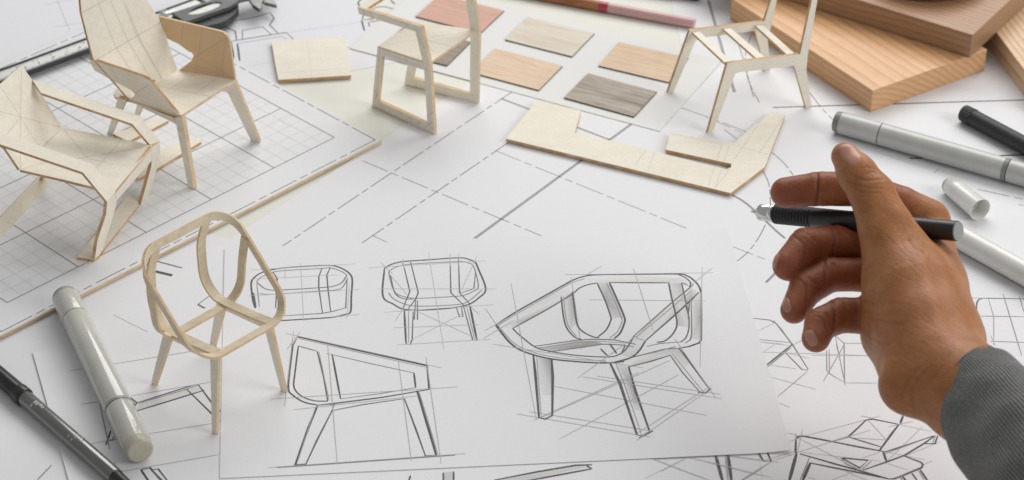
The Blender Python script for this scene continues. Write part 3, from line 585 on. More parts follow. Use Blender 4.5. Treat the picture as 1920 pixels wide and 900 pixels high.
marks('pencil_marks', cdx, p2, [[(780, 157), (781, 164)], [(885, 182), (887, 176)], [(888, 72), (893, 74)]], 1.0, 0.45, 0.002)

# ---- shell armchair (upper left), standing on the grid board
ca = thing('chair_model', 'small plywood shell armchair with high reclined back standing on the grid board', 'chair model', G(330, 270, Z_BOARD), 'plywood chair models')
FL, FR, RR, RL = G(340, 216, 5.15), G(441, 150, 5.15), G(333, 131, 4.8), G(243, 187, 4.8)
pseat = plane(FL, FR, RL)
seatA = pxpanel('seat', [(340, 216), (441, 150), (333, 131), (300, 120), (228, 162), (220, 166), (214, 171), (212.5, 176), (217, 182), (243, 187)], pseat, 0.17, ca, [M_PLY, M_EDGE2])
marks('pencil_marks', seatA, pseat, [[(290, 160), (420, 186)], [(303, 176), (366, 138)], [(331, 166), (412, 148)], [(365, 176), (408, 146)]], 1.0, 0.4)
bdir = np.array([-.838, .545, 0]); pback = plane(RL, RR, RL + np.array([0, 0, 1.0]) + bdir * math.tan(math.radians(19)))
backA = pxpanel('backrest', [(243, 187), (174.7, 109), (160, 52), (153, 24), (150.7, 0), (148, -40), (160, -75), (225, -70), (256, -38), (276, 0), (301, 41), (333, 131)], pback, 0.17, ca)
marks('pencil_marks', backA, pback, [[(182, 111), (301, 42)], [(154, 24), (200, -1)], [(182, 0), (217, 88), (250, 140)], [(205, -4), (240, 77), (284, 150)], [(230, 0), (257, 68), (303, 147)], [(236, 8), (262, 72), (301, 144)], [(300, 141), (304, 149)]], 1.1, 0.5)
BLp = PL(174.7, 109, pback); parm = plane(FL, RL, BLp + np.array([0, 0, 0.0]))
armA = pxpanel('arm_panel', [(166, 110), (177, 132), (209, 150), (246, 169), (254, 178), (244, 188), (337, 218.5), (285, 157), (279, 150), (267, 144)], parm, 0.17, ca)
marks('pencil_marks', armA, parm, [[(208, 128), (221, 150)], [(253, 176), (280, 158)], [(255, 176), (332, 214)], [(258, 187), (334, 217)]], 1.1, 0.55)
BRp = PL(299, 33, pback); parm2 = plane(FR, RR, BRp)
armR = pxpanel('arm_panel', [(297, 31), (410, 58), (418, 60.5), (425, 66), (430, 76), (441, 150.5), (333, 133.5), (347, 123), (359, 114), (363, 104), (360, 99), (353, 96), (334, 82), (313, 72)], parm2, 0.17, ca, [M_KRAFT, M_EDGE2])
marks('pencil_marks', armR, parm2, [[(345, 43), (339, 84)], [(381, 52), (366, 136)], [(364, 108), (426, 70)], [(366, 104), (438, 146)], [(352, 118), (438, 146)], [(345, 124), (436, 147)], [(424, 76), (415, 130)]], 1.1, 0.6)
fl = G(358, 354, Z_BOARD); frr = G(480, 267, Z_BOARD); rl = G(206, 251, Z_BOARD)
plg = plane(FL, RL, fl)
pxpanel('front_leg', [(326, 221), (341.5, 219), (363.5, 354.7), (353, 352), (330, 232)], plg, 0.3, ca, [M_PLY, M_EDGE2])
pxpanel('side_rail', [(325.5, 220.5), (329.5, 232), (262, 200), (250, 192), (246, 189.5)], plg, 0.26, ca)
marks('pencil_marks', ca, plg, [[(327, 220), (329, 232)], [(332, 240), (343, 249)], [(333, 236), (344, 244)]], 1.0, 0.5, 0.002)
plr = plane(FR, RR, frr)
pxpanel('front_leg', [(441, 153.5), (487, 267), (472, 266.7), (428, 176), (424, 172), (405, 170), (415, 156)], plr, 0.22, ca, [M_PLY, M_EDGE2])
t1, t2 = PL(220, 185, pseat) - np.array([0, 0, .18]), PL(236, 190, pseat) - np.array([0, 0, .18]); prl = plane(t1, t2, rl)
leg1 = pxpanel('rear_leg', [(221, 184), (237, 188), (210, 252), (201, 250)], prl, 0.24, ca)
off = np.array([.545, .838, 0]) * 2.5
leg2 = panel('rear_leg', [PL(x, y, prl) + off for x, y in [(221, 184), (237, 188), (210, 252), (201, 250)]], 0.24, ca)

# ---- low lounge chair at the left edge
cb = thing('chair_model', 'low plywood lounge chair with folded arms on the grid board, cut by the left edge', 'chair model', G(180, 400, Z_BOARD), 'plywood chair models')
zl, ze, zc = 4.45, 6.2, 4.8
S_ = unit(G(262, 387, Z_BOARD) - G(178, 490, Z_BOARD))
cn, cf, sn, sf = G(37, 318, zc), G(115, 238, zc), G(216, 358, zl), G(286, 273.5, zl)
pst = plane(cn, cf, (sn + sf) / 2)
seatB = pxpanel('seat', [(216, 358), (286, 273.5), (260, 267), (205, 256), (115, 238), (37, 318), (120, 337), (176, 351)], pst, 0.17, cb)
marks('pencil_marks', seatB, pst, [[(80, 275), (113, 239)], [(82, 276), (115, 241)], [(120, 243), (165, 298)], [(180, 316), (228, 262)], [(130, 300), (270, 276)], [(165, 298), (200, 304)], [(40, 317), (90, 303)]], 1.1, 0.45)
pfn = plane(G(177, 490.5, Z_BOARD), G(177, 490.5, Z_BOARD) + S_, sn)
pxpanel('front_leg', [(201, 379), (217, 361), (218, 384), (211, 408), (189, 478), (177, 491), (183, 450), (199, 402)], pfn, 0.2, cb)
pxpanel('front_leg', [(285, 276), (300, 265), (300, 287), (291, 329), (276, 374), (263, 387.5), (284, 311)], pfn, 0.2, cb)
pxpanel('front_rail', [(217.3, 359), (285, 275), (285, 300.5), (218, 377)], pfn, 0.17, cb)
EN, ENi, EF, EFi = G(155, 323, ze), G(172, 307.5, ze), G(262, 217, ze), G(248, 232, ze)
p_ = plane(EN, ENi, PL(201, 379, pfn)); pxpanel('arm_front', [(155, 323), (172, 307.5), (217, 360), (201, 378.5)], p_, 0.17, cb)
p_ = plane(EF, EFi, PL(300, 265, pfn)); pxpanel('arm_front', [(262, 217), (300, 264.5), (284, 274.5), (248, 232)], p_, 0.17, cb)
ARp = G(60, 149, 7.5); pbk = plane(cn, cf, ARp)
p_ = plane(EN, ENi, G(0, 272, 7.0)); armB = pxpanel('armrest', [(155, 323), (172, 307.5), (52, 265), (20, 253), (-40, 232), (-44, 256), (0, 270.5)], p_, 0.17, cb)
p_ = plane(EF, EFi, ARp); pxpanel('armrest', [(60, 149), (262, 217), (248, 232), (77, 174)], p_, 0.17, cb)
backB = pxpanel('backrest', [(37, 318), (115, 238), (77, 174), (60, 149), (40, 122), (0, 158), (-40, 195), (-44, 240), (10, 278)], pbk, 0.17, cb)
marks('pencil_marks', backB, pbk, [[(40, 124), (38, 316)], [(0, 160), (70, 270)], [(0, 209), (112, 238)], [(38, 220), (5, 262)], [(70, 270), (82, 278)]], 1.1, 0.4)
zg = Z_BOARD + 0.2
panel('foot_plate', [G(x, y, zg) for x, y in [(144, 482), (240, 367), (250, 366), (258, 372), (259.5, 384), (184, 480), (176, 486)]], 0.19, cb)
r0, r1 = G(100, 340, Z_BOARD), G(-30, 482, Z_BOARD); prr = plane(r0, r1, G(73, 330, 1.0))
pxpanel('rear_plate', [(100, 340), (73, 330), (7, 400), (-25, 434), (-30, 482)], prr, 0.17, cb)
bar('rear_leg', cn + np.array([-2.6, 0.3, -0.6]), PL(-8, 418, prr) + np.array([-.3, 0, 0.1]), S_, 0.7, 0.5, 0.2, cb)
bar('rear_leg', cf + np.array([-0.1, 0, -0.3]), PL(80, 336, prr) + np.array([0, 0, 0.05]), S_, 0.7, 0.5, 0.2, cb)

# ---- loose tapered strips under the chairs
st1 = panel('plywood_strip', [G(x, y, Z_BOARD + .18) for x, y in [(212, 251), (303, 219), (316, 226), (241, 265)]], 0.175, None)
props(st1, 'loose plywood strip lying behind the lounge chair arm under the shell armchair', 'plywood strip', 'loose plywood strips')
st2 = panel('plywood_strip', [G(x, y, Z_BOARD + .18) for x, y in [(262, 318), (300, 281), (374, 257), (378, 265), (295, 316), (258, 336)]], 0.175, None)
props(st2, 'loose pointed plywood strip lying behind the front leg of the shell armchair', 'plywood strip', 'loose plywood strips')

# ---- bent ring chair (lower left)
cc = thing('chair_model', 'small bent plywood ring chair on four tapered legs beside the foreground sketch sheet', 'chair model', G(410, 740), 'plywood chair models')
rh = unit(G(533, 733) - G(404, 811)); fh = np.array([rh[1], -rh[0], 0]); ct = np.array([-15.8, -14.6, 0]) + rh * 0.1
L3 = lambda r, f, z: ct + rh * r + fh * f + np.array([0, 0, z])
HW, QL = 3.27, 6.5
def ring_pt(r, q): return L3(r, 2.55 - 4.7 * q / QL, 4.5 + 4.6 * q / QL)
pts = []; nor = []
def arc(cx, cy, rad, a0, a1, n=12):
    for k in range(n + 1):
        a = a0 + (a1 - a0) * k / n; pts.append((cx + rad * math.cos(a), cy + rad * math.sin(a))); nor.append((math.cos(a), math.sin(a)))
R1, R2 = 1.55, 1.5
arc(HW - R1, R1, R1, -math.pi / 2, 0); arc(HW - R2, QL - R2, R2, 0, math.pi / 2); arc(-HW + R2, QL - R2, R2, math.pi / 2, math.pi); arc(-HW + R1, R1, R1, math.pi, 1.5 * math.pi)
P = []; N = []
n_ = len(pts)
for i in range(n_):
    j = (i + 1) % n_; a2 = np.array(pts[i]); b2 = np.array(pts[j]); m_ = 1 if np.linalg.norm(b2 - a2) < 0.5 else 8
    for k in range(m_):
        t = k / m_; q = a2 + (b2 - a2) * t; nq = np.array(nor[i]) * (1 - t) + np.array(nor[j]) * t
        P.append(ring_pt(*q) + RNG.normal(0, 0.006, 3)); N.append(-nq[0] * rh + max(-nq[1], 0) * (np.array([0, 0, 1.0])) + max(nq[1], 0) * (fh * 0.95 + np.array([0, 0, 0.3])))
ribbon('ring', P, N, 0.45, 0.15, cc, [M_BENT, M_EDGE2], closed=True)
for s in (-1, 1):
    path = smooth_path([L3(s * 1.72, -2.15, 9.0), L3(s * 1.74, -2.72, 7.4), L3(s * 1.77, -2.82, 6.2), L3(s * 1.78, -2.8, 5.4), L3(s * 1.8, -2.62, 4.75), L3(s * 1.84, -2.15, 4.22), L3(s * 1.86, -1.55, 4.03), L3(s * 1.86, 0.4, 4.22), L3(s * 1.86, 2.3, 4.52)], 6)
    nm = []
    for i in range(len(path)):
        t = path[min(i + 1, len(path) - 1)] - path[max(i - 1, 0)]; nm.append(np.cross(unit(t), rh) * -1)
    if nm[-1][2] < 0: nm = [-x for x in nm]
    ribbon('seat_strip', path, nm, 0.56, 0.13, cc, [M_BENT, M_EDGE2])
half = [(3.2, -0.85, 7.75), (3.1, -1.05, 6.4), (3.02, -1.1, 5.5), (2.92, -1.1, 4.95), (2.62, -1.12, 4.4), (2.1, -1.15, 4.02), (1.4, -1.15, 3.93), (0.6, -1.15, 3.92)]
path = smooth_path([L3(-a, b, c) for a, b, c in half] + [L3(a, b, c) for a, b, c in half[::-1]], 6); nm = []
for i in range(len(path)):
    t = unit(path[min(i + 1, len(path) - 1)] - path[max(i - 1, 0)]); nm.append(np.cross(fh, t))
if nm[len(nm) // 2][2] < 0: nm = [-x for x in nm]
ribbon('cross_strip', path, nm, 0.52, 0.13, cc, [M_BENT, M_EDGE2])
for s, px in ((-1, (290, 719)), (1, (399, 650))):
    bar('leg', L3(s * 1.86, -1.5, 3.86), G(*px, 0.08), fh, 0.62, 0.34, 0.2, cc, [M_PLY, M_EDGE2])
for s, px in ((-1, (404, 811)), (1, (533, 733))):
    bar('leg', L3(s * 1.86, 2.2, 4.3), G(*px, 0.11), fh, 0.62, 0.34, 0.2, cc, [M_PLY, M_EDGE2])
for s in (-1, 1):
    a = L3(s * 1.86, -1.2, 3.78); b = L3(s * 1.86, 1.95, 4.16)
    bar('seat_rail', a, b, (0, 0, 1), 0.38, 0.38, 0.2, cc, [M_PLY, M_EDGE2])

# ------------------------------------------------------------------ plywood offcuts
oc = panel('plywood_square', [G(x, y, .30) for x, y in [(509, 77), (600, 71.5), (646, 69), (653, 110), (658.5, 141), (590, 145.5), (522, 149.5), (516, 120)]], 0.22, None, [M_PLY, M_EDGE])
props(oc, 'blank square plywood offcut beside the caliper and grid board', 'plywood offcut')
marks('pencil_marks', oc, hplane(.30), [[(576, 76), (585, 146)], [(523, 137), (656, 127)]], 1.0, 0.2)
zc2 = Z_PLAN + 0.30
cu = panel('plywood_cutout', [G(x, y, zc2) for x, y in [(949, 260), (1007, 188), (1089, 207), (1078, 249), (1170, 268.5), (1250, 290), (1363, 317.5), (1371, 313), (1371, 307), (1248, 280.5), (1257, 248), (1355, 266.5), (1377, 268), (1400, 247), (1447, 209), (1472, 215), (1434, 313), (1370, 362)]], 0.22, None)
props(cu, 'branched flat plywood cutout with a narrow slot between the samples and the hand', 'plywood cutout')
marks('pencil_marks', cu, hplane(zc2), [[(1212, 281), (1188, 313)], [(1228, 285), (1214, 322)], [(1354, 270), (1344, 300)], [(1368, 272), (1357, 304)], [(1340, 312), (1328, 349)], [(1354, 314), (1341, 352)], [(1371, 308), (1431, 219)], [(1371, 315), (1341, 352)], [(1423, 287), (1468, 221)], [(1257, 251), (1352, 270)], [(1370, 270), (1440, 290)], [(1379, 342), (1389, 344)], [(1295, 257), (1298, 254)]], 1.1, 0.4)

# ================================================================== WOOD SAMPLES on the pale card
SW, SH = 4.97, 3.55
def swatch(bl, br_, label, mat, z=Z_SAMPLE, tl=None):
    a = G(*bl, z + 0.1); e = G(*br_, z + 0.1) - a; ang = math.atan2(e[1], e[0])
    m_edge = M_SWEDGE
    o = box_obj('wood_sample', (a[0], a[1], z + 0.002), ang, SW, SH, 0.1, [mat, m_edge], bevel=0.012)
    return props(o, label, 'wood sample', 'flat wood samples')
M_SWEDGE = plain('dark_laminate_edge', (0.10, 0.085, 0.06), 0.6)
W_PALE = wood('pale_maple_laminate', (0.72, 0.67, 0.56), (0.56, 0.46, 0.38), 16, 0.5, 0.12, 7, 1.3, contrast=(0.36, 0.56))
W_PEACH = wood('peach_oak_laminate', (0.78, 0.61, 0.45), (0.66, 0.46, 0.31), 70, 0.5, 0.45, 16, 3.1)
W_ORANGE = wood('honey_oak_laminate', (0.77, 0.59, 0.42), (0.62, 0.42, 0.27), 45, 0.5, 0.4, 12, 5.7)
W_GREY = wood('grey_zebrano_laminate', (0.52, 0.455, 0.37), (0.20, 0.165, 0.13), 80, 0.5, 0.7, 16, 7.9, contrast=(0.36, 0.66))
W_PINK = wood('pink_cherry_laminate', (0.66, 0.40, 0.31), (0.58, 0.33, 0.25), 50, 0.5, 0.3, 14, 9.2)
W_UMBER = wood('brown_walnut_laminate', (0.37, 0.285, 0.23), (0.25, 0.185, 0.145), 70, 0.5, 0.5, 14, 2.4)
swatch((946.7, 73.8), (1072.2, 105.6), 'pale cream wood sample behind the peach one', W_PALE)
swatch((882.5, 135), (1007.8, 168.2), 'peach oak wood sample touching the leg of the loop-leg chair', W_PEACH)
swatch((1122.2, 122.9), (1253.3, 153.8), 'honey oak wood sample partly behind the slatted chair leg', W_ORANGE)
swatch((1057.3, 182.9), (1188.2, 218.4), 'grey-brown streaked wood sample nearest the branched plywood cutout', W_GREY)
swatch((779, 30.5), (901, 62), 'pink cherry wood sample behind the loop-leg chair', W_PINK)
swatch((713, 91), (836, 122), 'dark brown wood sample seen under the loop-leg chair seat', W_UMBER)

# ================================================================== WOODEN BLOCKS
H1 = 1.62
c0 = G(1632, 211, Z_LOW + .004); er = G(1846, 133, Z_LOW) - c0; el = G(1367, 36, Z_LOW) - c0
ang = math.atan2(er[1], er[0])
W_ASH = solid_wood('ash_block', (0.80, 0.50, 0.26), (0.48, 0.20, 0.07), 0.40, -3.5, -11.0, wob=0.05, sharp=0.6)
b1 = box_obj('wood_block', c0, ang, np.linalg.norm(er[:2]), np.linalg.norm(el[:2]), H1, W_ASH, bevel=0.07)
props(b1, 'light ash wood block at the bottom of the stack', 'wood block', 'wooden blocks')
z2 = Z_LOW + H1 + 0.008
c1 = G(1818, 109, z2); el2 = G(1580, 34, z2) - c1; er2 = G(1872, 65, z2) - c1
W_OAK = solid_wood('brown_oak_block', (0.48, 0.30, 0.185), (0.28, 0.15, 0.08), 0.30, 16.0, -12.0, wob=0.12)
H2 = 1.72
b2 = box_obj('wood_block', c1, math.atan2(el2[1], el2[0]) - math.pi / 2, 12.5, 21, H2, W_OAK, bevel=0.06)
props(b2, 'brown oak wood block lying across the top of the stack', 'wood block', 'wooden blocks')
W_PINE = solid_wood('pine_block', (0.80, 0.60, 0.39), (0.50, 0.27, 0.12), 0.42, -14.0, -5.0, wob=0.08, sharp=1.0)
g0 = G(1920, 180, Z_LOW + .004); g1 = G(1849, 83, Z_LOW); ev = unit(g1 - g0)
b3c = g0 - ev * 2.5
b3 = box_obj('wood_block', b3c, math.atan2(ev[1], ev[0]) - math.pi / 2, 9, 15, H1, W_PINE, bevel=0.06)
props(b3, 'striped pine wood board at the right edge beside the stack', 'wood block', 'wooden blocks')
zk = z2 + H2 + 0.006
kc = G(1745, 8, zk) + np.array([0.15, 4.4, 0])
W_DARK = wood('dark_walnut_disc', (0.50, 0.25, 0.155), (0.38, 0.17, 0.10), 60, 0.4, 0.5, 8, 1.9)
kn = lathe('wooden_disc', kc, (0, 0, 1), [(0, 3.6), (0.05, 4.0), (0.3, 4.3), (0.8, 4.4), (1.2, 4.3), (1.45, 4.0), (1.5, 3.6)], W_DARK, None, 64, ref=(1, 0, 0), origin=kc)
props(kn, 'dark reddish-brown rounded wooden disc resting on the upper block', 'wooden disc')

# ================================================================== MARKERS AND PENS
M_SILVER = plain('silver_plastic', (0.50, 0.505, 0.485), 0.38, 0.12, 0.5)
M_SILVERD = plain('grey_plug', (0.22, 0.225, 0.22), 0.42)
M_WHITEP = plain('ivory_plastic', (0.56, 0.555, 0.505), 0.16, 0, 0.5, 0.5)
M_WHITER = plain('white_plastic', (0.74, 0.735, 0.70), 0.25, 0, 0.5, 0.3)
M_IVORY = plain('aged_ivory_plug', (0.52, 0.49, 0.40), 0.35)
M_GREYP = plain('grey_end_cap', (0.32, 0.335, 0.345), 0.35)
M_BLACKP = plain('black_plastic', (0.018, 0.018, 0.02), 0.32)
M_BLACKM = plain('matt_black_plastic', (0.022, 0.022, 0.024), 0.5)
M_SEAM = plain('dark_seam', (0.04, 0.04, 0.04), 0.5)
M_CHROME = plain('chrome', (0.72, 0.72, 0.72), 0.16, 1.0)
M_GUN = plain('gunmetal_barrel', (0.21, 0.212, 0.205), 0.2, 0.7)
M_PRINT = plain('pale_print', (0.42, 0.43, 0.42), 0.5)
M_RUBBER = plain('black_rubber', (0.02, 0.02, 0.021), 0.55)
def cyl_thing(name, label, cat, p, q, r, zsurf, group=None):
    """origin at the first end, on the surface; returns thing, start point, axis"""
    a = G(*p, zsurf + r + .01); b = G(*q, zsurf + r + .01)
    t = thing(name, label, cat, (a[0], a[1], zsurf), group)
    return t, a, unit(b - a), float(np.linalg.norm(b - a))

# silver marker (right)
t, a, ax, L = cyl_thing('marker_pen', 'silver grey twin-tip marker lying behind the raised thumb', 'marker', (1566, 227), (1890, 319), 0.72, Z_LOW, 'marker pens')
lathe('end_plug', a, ax, rnd(0, .66, .42, .70, .12, .02), M_SILVERD, t)
lathe('cap', a, ax, rnd(.42, .715, 3.05, .72, .01, .02), M_SILVER, t)
lathe('seam', a, ax, rnd(3.04, .69, 3.12, .69, .005, .005), M_SEAM, t)
lathe('barrel', a, ax, rnd(3.11, .72, L - .25, .72, .02, .02), M_SILVER, t)
lathe('seam', a, ax, rnd(L - .25, .725, L + .02, .725, .01, .01), M_SILVERD, t)
lathe('seam', a, ax, rnd(L + .02, .69, L + .08, .69, .005, .005), M_SEAM, t)
lathe('cap', a, ax, rnd(L + .08, .72, L + 3.0, .715, .02, .08), M_SILVER, t)
# black marker top right
t, a, ax, L = cyl_thing('marker_pen', 'black pen with a ribbed cap end beside the pine board', 'pen', (1806, 211), (1920, 272), 0.56, Z_LOW, 'marker pens')
lathe('ribbed_end', a, ax, rnd(0, .55, .85, .58, .1, .02), M_BLACKM, t, 96, rmod=lambda k, n: 1.0 if k % 4 < 2 else 0.955, smooth=False)
lathe('barrel', a, ax, rnd(.85, .54, 12.5, .56, .02, .1), M_BLACKM, t)
# white marker (left)
t, a, ax, L = cyl_thing('marker_pen', 'ivory white marker lying beside the ring chair at the lower left', 'marker', (121, 556), (263, 848), 0.78, Z_LOW, 'marker pens')
a = a + np.array([0, 0, .06]); 
lathe('end_plug', a, ax, rnd(0, .72, .42, .775, .12, .01), M_GREYP, t)
lathe('cap', a, ax, rnd(.42, .78, 2.45, .78, .01, .03), M_WHITEP, t)
lathe('seam', a, ax, rnd(2.44, .755, 2.50, .755, .005, .005), M_SEAM, t)
lathe('barrel', a, ax, rnd(2.49, .775, L * .735, .775, .03, .02), M_WHITEP, t)
lathe('band', a, ax, rnd(L * .735, .77, L * .735 + .18, .77, .01, .01), M_GREYP, t)
lathe('seam', a, ax, rnd(L * .735 + .18, .745, L * .735 + .25, .745, .005, .005), M_SEAM, t)
lathe('cap', a, ax, rnd(L * .735 + .25, .78, L - .5, .79, .03, .02), M_WHITEP, t)
lathe('end_plug', a, ax, rnd(L - .5, .775, L + .05, .74, .01, .16), M_IVORY, t)
# white marker (right, under the hand)
t, a, ax, L = cyl_thing('marker_pen', 'white marker barrel lying behind the wrist at the right edge', 'marker', (1735, 408), (1920, 512), 0.70, Z_LOW, 'marker pens')
lathe('nib_section', a, ax, [(0, .3), (.02, .42), (.9, .5)], M_WHITER, t)
lathe('barrel', a, ax, rnd(.9, .70, L + 4, .70, .1, .05), M_WHITER, t)
# its loose cap
a = G(1777, 345, Z_LOW + .56); b = G(1838, 393, Z_LOW + .72); ax = unit(b - a); L = float(np.linalg.norm(b - a))
t = thing('loose_marker_cap', 'loose white marker cap lying open between the silver and white markers', 'marker cap', (a[0], a[1], Z_LOW), None)
lathe('cap_shell', a, ax, [(.28, .50), (.28, .56), (.9, .595), (L - .05, .70), (L, .715), (L + .02, .70), (L, .655), (L - .6, .62), (L - 1.2, .5), (L - 1.22, .02)], M_WHITER, t, 48)
lathe('end_plug', a, ax, rnd(-.05, .47, .30, .555, .12, .02), M_IVORY, t)
lathe('inner_sleeve', a, ax, [(L - 1.3, .44), (L - .75, .44), (L - .75, .40), (L - 1.3, .40)], M_WHITER, t, 32, closed=True)
# grey liner pen (lower left)
t, a, ax, L = cyl_thing('liner_pen', 'grey metallic fineliner with black ribbed cap in the lower left corner', 'pen', (42, 742), (222, 899), 0.46, Z_LOW, None)
lathe('barrel', a, ax, rnd(.3, .45, L - .25, .45, .01, .03), M_GUN, t)
lathe('barrel_end', a, ax, rnd(L - .25, .41, L + .7, .37, .03, .1), M_BLACKP, t)
lathe('cap_ring', a, ax, rnd(-.42, .54, .3, .54, .12, .12, 6), M_BLACKP, t)
lathe('cap', a - ax * 6.4, ax, rnd(0, .43, 6.0, .50, .1, .02), M_BLACKP, t, 80, rmod=lambda k, n: 1.0 if k % 10 < 6 else 0.9)
u_ = unit(np.array([0, 0, 1.0]) - ax * ax[2]); v_ = np.cross(ax, u_)
def pen_mark(t0, t1, a0, a1, r):
    V = []; n = 6
    for k in range(n + 1):
        an = a0 + (a1 - a0) * k / n; dd = u_ * math.cos(an) + v_ * math.sin(an); V += [a + ax * t0 + dd * r, a + ax * t1 + dd * r]
    mesh_obj('printed_mark', V, [[2 * k, 2 * k + 2, 2 * k + 3, 2 * k + 1] for k in range(n)], M_PRINT, None, t)
for k, (t0, t1, a0, a1) in enumerate([(1.35, 1.5, -.2, .35), (1.55, 1.7, -.2, .35), (1.75, 1.95, -.25, .1), (2.0, 2.12, -.2, .2), (1.35, 1.48, .5, .9), (5.1, 5.17, -.5, .1), (5.3, 5.37, -.2, .25), (5.5, 5.57, -.5, .1), (5.1, 5.6, -.55, -.48), (5.75, 5.82, -.3, .1), (4.9, 4.97, .35, .7), (5.2, 5.3, .5, .8)]):
    pen_mark(t0, t1, a0, a1, .4555)
# coloured pencil and a second pencil at the top edge
M_PINKL = plain('pink_lacquer', (0.60, 0.36, 0.345), 0.3, 0, 0.5, 0.4); M_RED = plain('red_lacquer', (0.42, 0.03, 0.06), 0.3, 0, 0.5, 0.4); W_CED = wood('cedar_pencil', (0.46, 0.20, 0.085), (0.28, 0.10, 0.04), 60, 0.35, 0.4, 10, 1.1)
t, a, ax, L = cyl_thing('coloured_pencil', 'round pencil with pink end, red band and bare wood shaft at the top edge', 'pencil', (1303, 44.5), (960, -19), 0.36, 0.0, None)
lathe('pink_end', a, ax, rnd(0, .345, L * .465, .36, .08, .005), M_PINKL, t)
lathe('red_band', a, ax, rnd(L * .465, .363, L * .515, .363, .005, .005), M_RED, t)
lathe('shaft', a, ax, rnd(L * .515, .36, L + 4, .36, .005, .02), W_CED, t)
t, a, ax, L = cyl_thing('pencil', 'dark pencil just entering the top edge above the pink-ended pencil', 'pencil', (1312, -9), (1150, -30), 0.4, Z_LOW, None)
lathe('barrel', a, ax, rnd(0, .4, L, .4, .08, .05), M_BLACKM, t)

# ================================================================== VERNIER CALIPER (upper left)
zb0 = Z_BOARD + .004
cal = thing('caliper', 'black vernier caliper with white scale lying across the grid board corner', 'caliper', G(330, 50, Z_BOARD), None)
q0 = G(0, 154, .95); q1 = G(330, 32, .95); cx = unit(q1 - q0); cy = np.array([-cx[1], cx[0], 0.0])
M_CALB = plain('caliper_black', (0.03, 0.032, 0.034), 0.3); M_CALG = plain('caliper_satin', (0.13, 0.132, 0.13), 0.3, 0.4)
M_SCALE = plain('satin_scale', (0.80, 0.81, 0.79), 0.28, 0.1)
C = lambda t, s, z: q0 + cx * t + cy * s + np.array([0, 0, z - .95])
def cbox(name, t0, t1, s0, s1, z0, z1, mat, par=None):
    V, F, M = prism([C(t0, s0, z1), C(t1, s0, z1), C(t1, s1, z1), C(t0, s1, z1)], np.array([0, 0, z0 - z1])); return mesh_obj(name, V, F, mat, None, par or cal)
LT = 13.0
beam = cbox('beam', -6, 16.5, 0, 1.45, .66, .78, M_CALB); ORG[beam.name] = ORG[cal.name]
cbox('beam_edge', -6, 16.5, 0.0, .16, .781, .95, M_CALB); cbox('beam_edge', -6, 16.5, 1.29, 1.45, .781, .95, M_CALB)
scl = cbox('scale', -6, 16.0, .2, 1.25, .79, .90, M_SCALE); ORG[scl.name] = ORG[cal.name]
V = []; F = []
for k in range(0, 170):
    tt = -5.8 + k * .1; ln = .34 if k % 10 == 0 else (.25 if k % 5 == 0 else .17); n0 = len(V)
    V += [C(tt - .022, .22, .903), C(tt + .022, .22, .903), C(tt + .022, .22 + ln, .903), C(tt - .022, .22 + ln, .903)]; F.append([n0, n0 + 1, n0 + 2, n0 + 3])
for k in range(0, 110):
    tt = -5.8 + k * .159; ln = .3 if k % 8 == 0 else .14; n0 = len(V)
    V += [C(tt - .022, 1.23 - ln, .903), C(tt + .022, 1.23 - ln, .903), C(tt + .022, 1.23, .903), C(tt - .022, 1.23, .903)]; F.append([n0, n0 + 1, n0 + 2, n0 + 3])
gr = mesh_obj('graduations', V, F, M_SEAM, None, scl); gr['kind'] = 'stuff'
# digits next to the long ticks
FONT = {'0': 'abcdef', '1': 'bc', '2': 'abged', '3': 'abgcd', '4': 'fgbc', '5': 'afgcd', '6': 'afgedc', '7': 'abc', '8': 'abcdefg', '9': 'abfgcd'}
SEG = {'a': (0, 2, 1, 2), 'b': (1, 1, 1, 2), 'c': (1, 0, 1, 1), 'd': (0, 0, 1, 0), 'e': (0, 0, 0, 1), 'f': (0, 1, 0, 2), 'g': (0, 1, 1, 1)}
for k in range(0, 17):
    V = []; F = []
    for di, ch in enumerate(str(k)):
        for sg in FONT[ch]:
            x0, y0, x1, y1 = SEG[sg]; hs = .03
            x0, x1 = sorted((x0, x1)); y0, y1 = sorted((y0, y1))
            T0 = -5.8 + k + .05 + di * .13; a0, a1, c0_, c1_ = T0 + x0 * .08 - hs / 2, T0 + x1 * .08 + hs / 2, .60 + y0 * .08 - hs / 2, .60 + y1 * .08 + hs / 2
            n0 = len(V); V += [C(a0, c0_, .904), C(a1, c0_, .904), C(a1, c1_, .904), C(a0, c1_, .904)]; F.append([n0, n0 + 1, n0 + 2, n0 + 3])
    mesh_obj('scale_digit', V, F, M_SEAM, None, scl)
# slider with window, thumb grip, screws, jaws: outline traced on the plane of its top face
zs = 1.28; ptop = hplane(zs)
def top_poly(name, px, z, th, mat, par=cal): 
    V, F, M = prism([G(x, y, z) for x, y in px], np.array([0, 0, -th])); return mesh_obj(name, V, F, mat, None, par)
def bevelled(o, wd=.04):
    m = o.modifiers.new('bevel', 'BEVEL'); m.width = wd * CM; m.segments = 3; m.limit_method = 'ANGLE'; return o
outer = [(322, 24), (398, -1), (440, -13), (452, -8), (446, 2), (430, 12), (347, 41)]
ell = [(384 + 31 * math.cos(a), 15 - 10.5 * math.cos(a) * .9 + 6.5 * math.sin(a)) for a in np.linspace(0, 2 * math.pi, 24, endpoint=False)]
